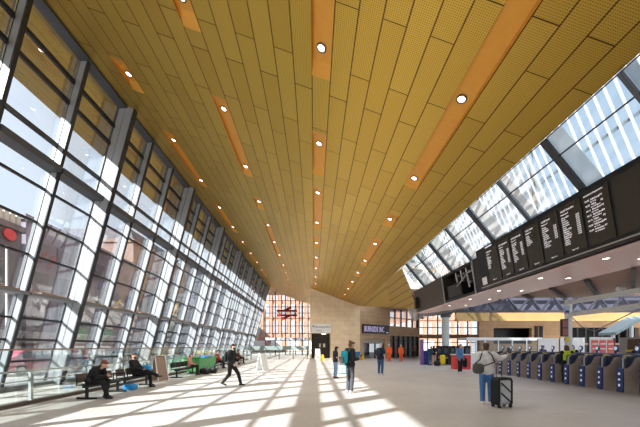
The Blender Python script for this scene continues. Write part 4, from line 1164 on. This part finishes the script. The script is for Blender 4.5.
kk = thing('kiosk', 'grey kiosk with a brown slatted door at the right end beyond the gates', 'kiosk', (14.8, 12.7, 0))
MB().box(13.75, 16.0, 11.8, 13.6, 0, 2.0).build('booth', mat('kiosk_grey', (168, 160, 154), .5), kk)
MB().box(13.70, 13.75, 12.45, 13.2, .2, 1.92).build('door', slat_mat('kiosk_slats', (110, 84, 70), (66, 48, 40), .07, 2), kk)
MB().box(13.66, 13.70, 12.45, 13.25, 1.36, 1.46).build('yellow_strip', M_YEL, kk)
cp = thing('glass_canopy', 'pale sloping glass canopy above the kiosk', 'canopy', (16.5, 16.5, 2.3))
MB().prism([(16.0, 16.0, 2.35), (17.6, 16.0, 3.25), (17.6, 16.0, 3.1), (16.0, 16.0, 2.2)], (0, 1.0, 0)).build('roof_pane', mat('canopy_glass', (150, 166, 168), .3), cp)
for x in (16.3, 17.3): MB().box(x - .06, x + .06, 16.4, 16.52, 0, 2.2 + (x-16.0)*.56).build('post', M_WHITE, cp)
# white glazed booths left part
for i, (x0, x1, y, lab) in enumerate([(13.9, 15.6, 27.5, 'white glazed booth behind the red counter'), (15.8, 18.4, 28.0, 'white glazed booth behind the far gates'), (18.6, 21.4, 28.4, 'white glazed booth below the dark opening')]):
    b = thing('glazed_booth', lab, 'booth', ((x0+x1)/2, y, 0))
    MB().box(x0, x1, y, y + 1.6, 0, .9).build('base', M_HOARD, b)
    MB().box(x0, x1, y, y + .03, .9, 2.15).build('pane', M_SHOPGLASS, b)
    MB().box(x0 - .03, x1 + .03, y - .05, y + 1.6, 2.15, 2.4).build('roof', M_WHITE, b)
    for x in (x0, (x0+x1)/2, x1): MB().box(x - .04, x + .04, y - .03, y + .04, 0, 2.15).build('post', M_WHITE, b)
rc = thing('counter', 'red counter behind the denim jacket wearer', 'counter', (10.2, 21.0, 0))
MB().box(9.75, 10.85, 20.9, 21.5, 0, 1.0).build('counter_body', mat('counter_red', (214, 62, 60), .5), rc)
MB().box(9.7, 10.9, 20.85, 21.55, 1.0, 1.05).build('counter_top', M_WHITE, rc)
# dark ticket machines
tm0 = None
for i in range(5):
    x, y = 11.15 + .34 * i, 26.9 - .55 * i
    lab = 'dark ticket machine behind the yellow suitcase, %s from the left' % ORD[i]
    if tm0 is None:
        tm0 = thing('ticket_machine', lab, 'ticket machine', (x, y, 0), R(-10), 'dark ticket machines')
        m = MB(); m.bevbox((0, 0, .82), (.44, .42, 1.64), .03); m.build('casing', mat('machine_dark', (32, 34, 36), .4, .2), tm0, True)
        m = MB(); m.bevbox((-.02, -.215, 1.2), (.30, .02, .42), .008); m.build('screen', mat('machine_screen', (70, 84, 92), .2), tm0, True)
        m = MB(); m.bevbox((0, -.215, .6), (.26, .03, .14), .01); m.build('tray', M_STEEL, tm0, True)
        m = MB(); m.box(.19, .225, -.235, -.21, .05, 1.6); m.build('edge_trim', M_STEEL, tm0, True)
    else: copy_tree(tm0, (x, y, 0), lab)
bp = thing('help_point', 'tall blue and purple help pillar beside the person in teal', 'pillar', (9.35, 26.2, 0))
m = MB(); m.bevbox((9.35, 26.2, 1.1), (.28, .3, 2.2), .04); m.build('pillar_body', mat('pillar_purple', (130, 96, 150), .5, 0, .2), bp)
m = MB(); m.bevbox((9.72, 26.3, .62), (.5, .34, 1.24), .05); m.build('side_unit', mat('pillar_blue', (44, 44, 130), .5), bp)
# ---- cast iron column
cc_ = setting('column', (12.2, 28.0, 0), 'grey column with a dark flared capital behind the ticket machines')
M_COL = mat('column_grey', (186, 194, 192), .5, .1)
m = MB(); m.lathe([(.42, 0), (.42, .35), (.34, .45), (.31, 4.15), (.36, 4.25)], (12.2, 28.0, 0), 24); m.build('shaft', M_COL, cc_)
m = MB(); m.lathe([(.36, 4.25), (.48, 4.35), (.42, 4.45), (.62, 4.65), (1.0, 4.95), (1.0, 6.3), (0, 6.3)], (12.2, 28.0, 0), 24); m.build('capital', M_MIDDARK, cc_)

# ---- train shed side: brown sloping slatted roof, lattice girder, gold fascia, far stone wall
M_BROWN = slat_mat('brown_slats', (186, 150, 130), (120, 92, 78), .22, 1, .6, 0)
struct(MB().box(8.97, 13.6, -6, 14.4, 3.93, 4.05), 'ceiling_shed', M_BROWN)
for i in range(8):
    y = 4.0 + 1.5 * i
    struct(MB().beam((9.0, y, 3.84), (min(13.4, 9 + (14.3 - y) / .95), min(14.3, y + 4.4 * .95), 3.84), .10, .16), 'beam_%d' % (i + 1), M_DARK)
struct(MB().box(9.0, 48, 31.0, 50, 7.3, 7.5), 'sun_blocker_platform', M_BROWN)  # slab added to keep direct sun off the far stone wall
GYR = 29.6
lg = thing('lattice_girder', 'blue grey lattice girder spanning above the gates at the back', 'girder', (25, GYR, 5.0))
M_LAT = mat('girder_bluegrey', (74, 75, 90), .5, .1)
M_LATD = mat('girder_dark', (48, 48, 58), .5, .1)
gz0, gz1 = 4.95, 6.55
MB().box(13.2, 36, GYR - .1, GYR + .1, gz0, gz0 + .18).build('bottom_chord', M_LATD, lg)
MB().box(13.2, 36, GYR - .1, GYR + .1, gz1 - .18, gz1).build('top_chord', M_LATD, lg)
for i in range(10):
    x = 13.3 + 2.25 * i
    MB().beam((x, GYR, gz0 + .1), (x + 1.12, GYR, gz1 - .1), .14, .16, up=(0, 1, 0)).build('diagonal', M_LATD, lg)
    MB().beam((x + 1.12, GYR, gz1 - .1), (x + 2.25, GYR, gz0 + .1), .14, .16, up=(0, 1, 0)).build('diagonal', M_LATD, lg)
MB().box(13.2, 36, GYR + .5, GYR + .55, gz0, gz1).build('back_panel', M_LAT, lg)
struct(MB().box(15.6, 46, 33.0, 33.5, 4.35, 5.55), 'trim_3', mat('gold_fascia', (168, 140, 94), .4, .2, .12, .5))
m = MB()
zt = 6.4
for x0, x1, z0, z1 in [(20.8, 22.6, 0, zt), (22.6, 27.4, 0, 1.9), (22.6, 27.4, 3.9, zt), (27.4, 32.2, 0, zt), (32.2, 41, 3.95, zt), (32.2, 41, 0, .8), (41, 47, 0, zt)]:
    m.box(x0, x1, 38, 38.5, z0, z1)
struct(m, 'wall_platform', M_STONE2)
struct(MB().box(22, 47, 40.4, 40.6, 0, 6), 'wall_platform_dark', M_BLACK)
for i in range(9):
    x = 32.2 + 1.05 * i
    struct(MB().box(x - .1, x + .1, 38.1, 38.3, .8, 3.95), 'trim_%d' % (10 + i), M_MIDDARK)
struct(MB().box(32.2, 41, 38.05, 38.25, 1.75, 2.0), 'trim_20', M_BROWN)
db2 = thing('platform_display', 'small dark hanging panel beside the dark opening in the stone wall', 'display', (28.2, 37.8, 2.0))
for x in (27.75, 28.35): MB().box(x, x + .35, 37.85, 37.98, 2.2, 4.0).build('panel', M_BLACK, db2)
MB().box(27.7, 28.75, 37.84, 37.99, 4.0, 4.1).build('top_bar', M_DARK, db2)
# pink-lit glazing in the far right corner
fg = setting('window_end', (19, 49, 0))
MB().box(16.7, 29, 49.0, 49.04, 0, 8.5).build('pane', M_GLASS_FAR, fg)
for i in range(8): MB().box(16.8 + 1.62*i - .08, 16.8 + 1.62*i + .08, 48.85, 49.0, 0, 8.5).build('mullion', M_MIDDARK, fg)
for z in (2.2, 3.4, 4.6, 5.7): MB().box(16.7, 29, 48.87, 48.99, z - .06, z + .06).build('transom', M_MIDDARK, fg)
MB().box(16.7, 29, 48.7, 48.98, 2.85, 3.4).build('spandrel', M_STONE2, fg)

# ---- steep glazed flank of the train shed: white bars seen through the skylight
vr = setting('roof_shed', (11, 20, 8))
M_RIB = mat('white_rib', (240, 240, 240), .5)
r0, r1 = V((9.3, 0, 14.6)), V((13.4, 0, 5.0))
rn = V((r1.z - r0.z, 0, -(r1.x - r0.x))).normalized()
for i in range(98):
    y = 2.0 + .40 * i
    big = i % 14 == 5
    MB().beam(r0 + V((0, y, 0)), r1 + V((0, y, 0)), .055 if not big else .12, .07 if not big else .25, up=rn).build('rib', M_RIB if not big else M_RAF, vr)
for t in (.12, .5, .88):
    p = r0.lerp(r1, t) - rn * .1
    MB().beam(p + V((0, 2, 0)), p + V((0, 41, 0)), .10, .10, up=rn).build('purlin', M_RAF, vr)
m = MB(); m.add([r0 + V((0, 2, 0)), r0 + V((0, 41, 0)), r1 + V((0, 41, 0)), r1 + V((0, 2, 0))], [(0, 1, 2, 3)]); m.build('pane', M_GLASS_ROOF, vr)
for i in range(5):
    y = 14 + 5.0 * i
    MB().beam(r0 + V((.3, y, 0)), r1 + V((.3, y + 4.0, 0)), .14, .14, up=rn).build('brace', M_MIDDARK, vr)
# unseen block added above the roof to keep sun off the gate side
struct(MB().box(-10.5, -6.5, -45, 70, 13.4, 24.0), 'sun_blocker_upper', M_STONE2)

# ================================================================ OUTSIDE
def building(name, label, x0, x1, y0, y1, h, wall, glassm, face='x', pitch=3.2, fl=3.4, ww=1.3, wh=1.9, z0=4.6, roof=None, parapet=None, base=None, pil=None):
    b = thing(name, label, 'building', ((x0+x1)/2, (y0+y1)/2, -.06))
    MB().box(x0, x1, y0, y1, -.06, h).build('wall', wall, b)
    MB().box(x0 - .25, x1 + .25, y0 - .25, y1 + .25, h, h + .6).build('cornice', parapet or wall, b)
    if roof: MB().hexa([(x0,y0,h+.6),(x1,y0,h+.6),(x1,y1,h+.6),(x0,y1,h+.6),(x0+1.5,y0+1.5,h+3),(x1-1.5,y0+1.5,h+3),(x1-1.5,y1-1.5,h+3),(x0+1.5,y1-1.5,h+3)]).build('roof', roof, b)
    span = (y1 - y0) if face == 'x' else (x1 - x0)
    nwin = int(span // pitch)
    z = z0
    while z + wh < h - .6:
        for i in range(nwin):
            c = (span - (nwin - 1) * pitch) / 2 + i * pitch
            if face == 'x':
                fr = MB().box(x1, x1 + .12, y0 + c - ww/2 - .12, y0 + c + ww/2 + .12, z - .12, z + wh + .12).build('window', parapet or wall, b)
                MB().box(x1 + .12, x1 + .14, y0 + c - ww/2, y0 + c + ww/2, z, z + wh).build('pane', glassm, fr)
            else:
                fr = MB().box(x0 + c - ww/2 - .14, x0 + c + ww/2 + .14, y0 - .14, y0, z - .14, z + wh + .14).build('window', parapet or wall, b)
                MB().box(x0 + c - ww/2, x0 + c + ww/2, y0 - .16, y0 - .14, z, z + wh).build('pane', glassm, fr)
        z += fl
    if base:
        for i in range(max(1, int(span // 4.2))):
            c = (i + .5) * span / max(1, int(span // 4.2))
            if face == 'x': MB().box(x1, x1 + .1, y0 + c - 1.7, y0 + c + 1.7, .3, 3.2).build('shop_window', base, b)
            else: MB().box(x0 + c - 1.5, x0 + c + 1.5, y0 - .1, y0, .3, 3.2).build('shop_window', base, b)
    if pil and face == 'y':
        for i in range(nwin + 1):
            c = (span - (nwin - 1) * pitch) / 2 + (i - .5) * pitch
            MB().box(x0 + c - .3, x0 + c + .3, y0 - .4, y0, 3.8, h).build('pilaster', pil, b)
    return b
M_PANE = mat('dull_window_pane', (84, 88, 104), .2)
M_PANEL = mat('pale_window_pane', (150, 152, 160), .25)
M_SHOPW = mat('street_shop_window', (150, 140, 142), .3, 0, .4, .6)
bd1 = building('street_building', 'dark grey building with a pale corrugated parapet and a red sign outside the glass', -44, -30, 9, 31, 13.2, mat('dark_cladding', (98, 90, 98), .7, 0, .1, .5), M_PANE, base=M_SHOPW, parapet=mat('dark_trim', (112, 104, 110), .7), ww=2.4)
m = MB()
for i in range(36): m.box(-30.5, -29.9, 9.1 + .61*i, 9.1 + .61*i + .38, 13.8, 14.9)
m.build('corrugated_parapet', mat('parapet_grey', (196, 192, 186), .7), bd1)
rs = MB().prism([(-29.88, 29.6 + .62*math.cos(k*math.pi/5), 12.55 + .58*math.sin(k*math.pi/5)) for k in range(10)], (.14, 0, 0)).build('red_sign', mat('facade_red_sign', (206, 60, 70), .5), bd1)
building('street_building', 'purple grey office building outside the glass with lettering', -46, -31, 32.5, 52, 15.2, mat('purple_cladding', (122, 112, 126), .7, 0, .12, .4), M_PANE, base=M_SHOPW, ww=1.8)
sgb = thing('facade_lettering', 'white lettering across the purple grey office building', 'sign', (-30.6, 43, 8))
text('chatelou', 1.0, 'lettering', M_WHITE, sgb, (-30.8, 45.2, 8.0), Matrix(((0,0,1),(-1,0,0),(0,1,0))), .05)
MB().box(-30.99, -30.9, 41.0, 45.4, 7.75, 7.83).build('mounting_rail', M_MIDDARK, sgb)
building('street_building', 'brown topped sandstone building further along the street outside the glass', -47, -32, 53.5, 74, 20, mat('brown_sand', (142, 118, 106), .8, 0, .12, .5), M_PANE, base=M_SHOPW, roof=mat('slate', (92, 90, 98), .7), ww=1.3, pitch=2.8)
building('street_building', 'tall grey blue building at the far end of the street outside the glass', -52, -33, 75.5, 118, 23, mat('greyblue', (112, 118, 132), .7, 0, .1, .4), M_PANE, base=M_SHOPW, ww=1.6)
building('street_building', 'long slate coloured building behind the farthest bays of the leaning glass', -36, -23, 58, 112, 11, mat('slate_cladding', (74, 80, 94), .7, 0, .1, .4), M_PANE, base=M_SHOPW, ww=1.5)
M_PINK = mat('pink_sandstone', (170, 130, 110), .8, 0, .12, .6)
building('sandstone_hotel', 'sunlit pink sandstone building beyond the far glazed end wall', -17.5, 6, 84, 98, 26, M_PINK, M_PANEL, face='y', pitch=2.45, fl=4.6, ww=1.1, wh=3.3, z0=5.2, parapet=mat('pink_trim', (184, 154, 138), .8), base=mat('pale_shop', (206, 196, 200), .4, 0, .3, .5), pil=M_PINK)
building('sandstone_hotel', 'pink sandstone building beyond the glazing in the far right corner', 15, 44, 84, 98, 24, M_PINK, M_PANEL, face='y', pitch=2.6, fl=4.4, ww=1.2, wh=3.0, z0=5.0, parapet=mat('pink_trim', (184, 154, 138), .8), base=mat('pale_shop', (206, 196, 200), .4, 0, .3, .5))
# parked cars
def car(label, x, y, col, rz=90):
    c = thing('car', label, 'car', (x, y, -.06), R(rz))
    m = MB(); pr = [(-2.1, .25), (2.05, .25), (2.12, .55), (1.95, .78), (1.05, .92), (.45, 1.40), (-1.1, 1.44), (-1.85, 1.0), (-2.12, .9)]
    m.prism([(px, -.82, pz) for px, pz in pr], (0, 1.64, 0)); m.build('car_body', mat('car_%d' % col[0], col, .3, .2), c, True)
    for q in (-1, 1):
        m = MB(); m.prism([(.92, q*.825, .94), (.40, q*.825, 1.34), (-1.05, q*.825, 1.37), (-1.6, q*.825, .98)], (0, q*.01, 0)); m.build('side_window', M_PANE, c, True)
        for x_ in (-1.3, 1.3):
            m = MB(); m.cyl((x_, q*.70, .32), (x_, q*.86, .32), .32, n=20); w_ = m.build('wheel', M_BLACK, c, True)
            m = MB(); m.cyl((x_, q*.86, .32), (x_, q*.875, .32), .19, n=14); m.build('hub_cap', M_STEEL, w_, True)
    m = MB(); m.hexa([(.98,-.7,.96),(1.0,-.7,.97),(1.0,.7,.97),(.98,.7,.96),(.46,-.62,1.36),(.48,-.62,1.38),(.48,.62,1.38),(.46,.62,1.36)]); m.build('windscreen', M_PANE, c, True)
    return c
car('pinkish red car parked outside behind the near balustrade', -17.2, 18.2, (186, 78, 104))
car('blue car parked outside beyond the pinkish red one', -18.5, 24, (84, 130, 190))
car('white car parked outside beside the street buildings', -20.5, 31, (214, 214, 216))
# lamp post outside
lp = thing('street_lamp', 'thin white lamp post outside the glass near the dark grey building', 'lamp post', (-17.5, 17.2, -.06))
m = MB(); m.cyl((-17.5, 17.2, -.06), (-17.5, 17.2, 7.3), .07, .05); m.build('pole', M_WHITE, lp)
m = MB(); m.beam((-17.5, 17.2, 7.3), (-19.0, 17.0, 7.5), .08, .08); m.build('arm', M_WHITE, lp)
m = MB(); m.bevbox((-19.2, 17.0, 7.48), (.5, .22, .12), .04); m.build('lamp_head', M_WHITE, lp)

# ================================================================ LIGHT
sun = bpy.data.lights.new('sun', 'SUN'); sun.energy = 13.0; sun.angle = R(0.53); sun.color = (1.0, .965, .92)
so = bpy.data.objects.new('sun', sun); COL.objects.link(so)
d = V((1.14, 1.05, -1.0)).normalized()
so.rotation_euler = d.to_track_quat('-Z', 'Y').to_euler(); so.location = (-40, -40, 60)
w = bpy.data.worlds.new('sky'); SC.world = w; w.use_nodes = True
nt = w.node_tree; nt.nodes.clear()
out = nt.nodes.new('ShaderNodeOutputWorld'); bg = nt.nodes.new('ShaderNodeBackground')
tc = nt.nodes.new('ShaderNodeTexCoord'); sp = nt.nodes.new('ShaderNodeSeparateXYZ'); nt.links.new(tc.outputs['Generated'], sp.inputs[0])
rp = nt.nodes.new('ShaderNodeValToRGB')
rp.color_ramp.elements[0].position = 0.0; rp.color_ramp.elements[0].color = (.84, .90, .98, 1)
rp.color_ramp.elements[1].position = 0.7; rp.color_ramp.elements[1].color = (.63, .72, .86, 1)
nt.links.new(sp.outputs[2], rp.inputs[0])
nz = nt.nodes.new('ShaderNodeTexNoise'); nz.inputs['Scale'].default_value = 3.0; nz.inputs['Detail'].default_value = 5
nt.links.new(tc.outputs['Generated'], nz.inputs['Vector'])
cr = nt.nodes.new('ShaderNodeValToRGB'); cr.color_ramp.elements[0].position = .48; cr.color_ramp.elements[1].position = .72
nt.links.new(nz.outputs['Fac'], cr.inputs[0])
mx = nt.nodes.new('ShaderNodeMix'); mx.data_type = 'RGBA'
nt.links.new(node_math(nt, 'MULTIPLY', cr.outputs[0], .5), mx.inputs[0]); nt.links.new(rp.outputs[0], mx.inputs[6]); mx.inputs[7].default_value = (.95, .96, .98, 1)
nt.links.new(mx.outputs[2], bg.inputs[0]); bg.inputs[1].default_value = 1.08
nt.links.new(bg.outputs[0], out.inputs[0])

# lettering as meshes
dg = bpy.context.evaluated_depsgraph_get(); dg.update()
by = {}
for o in TEXTS: by.setdefault(o.name, []).append(o)
for lst in by.values():
    bmt = bmesh.new(); mt_ = lst[0].data.materials[0]
    for o in lst:
        me = bpy.data.meshes.new_from_object(o.evaluated_get(dg))
        mx_ = Matrix.LocRotScale(o.location, o.rotation_euler, o.scale)
        me.transform(mx_); bmt.from_mesh(me); bpy.data.meshes.remove(me)
    me = bpy.data.meshes.new('lettering'); bmt.to_mesh(me); bmt.free(); me.materials.append(mt_)
    n_ = bpy.data.objects.new('lettering', me); COL.objects.link(n_); n_.parent = lst[0].parent
for o in TEXTS:
    bpy.data.objects.remove(o)
SC.view_settings.view_transform = 'Standard'
SC.view_settings.look = 'None'
SC.view_settings.gamma = 1
SC.view_settings.use_curve_mapping = False
SC.view_settings.exposure = 0.34
try:
    SC.cycles.transparent_max_bounces = 24
except Exception: pass
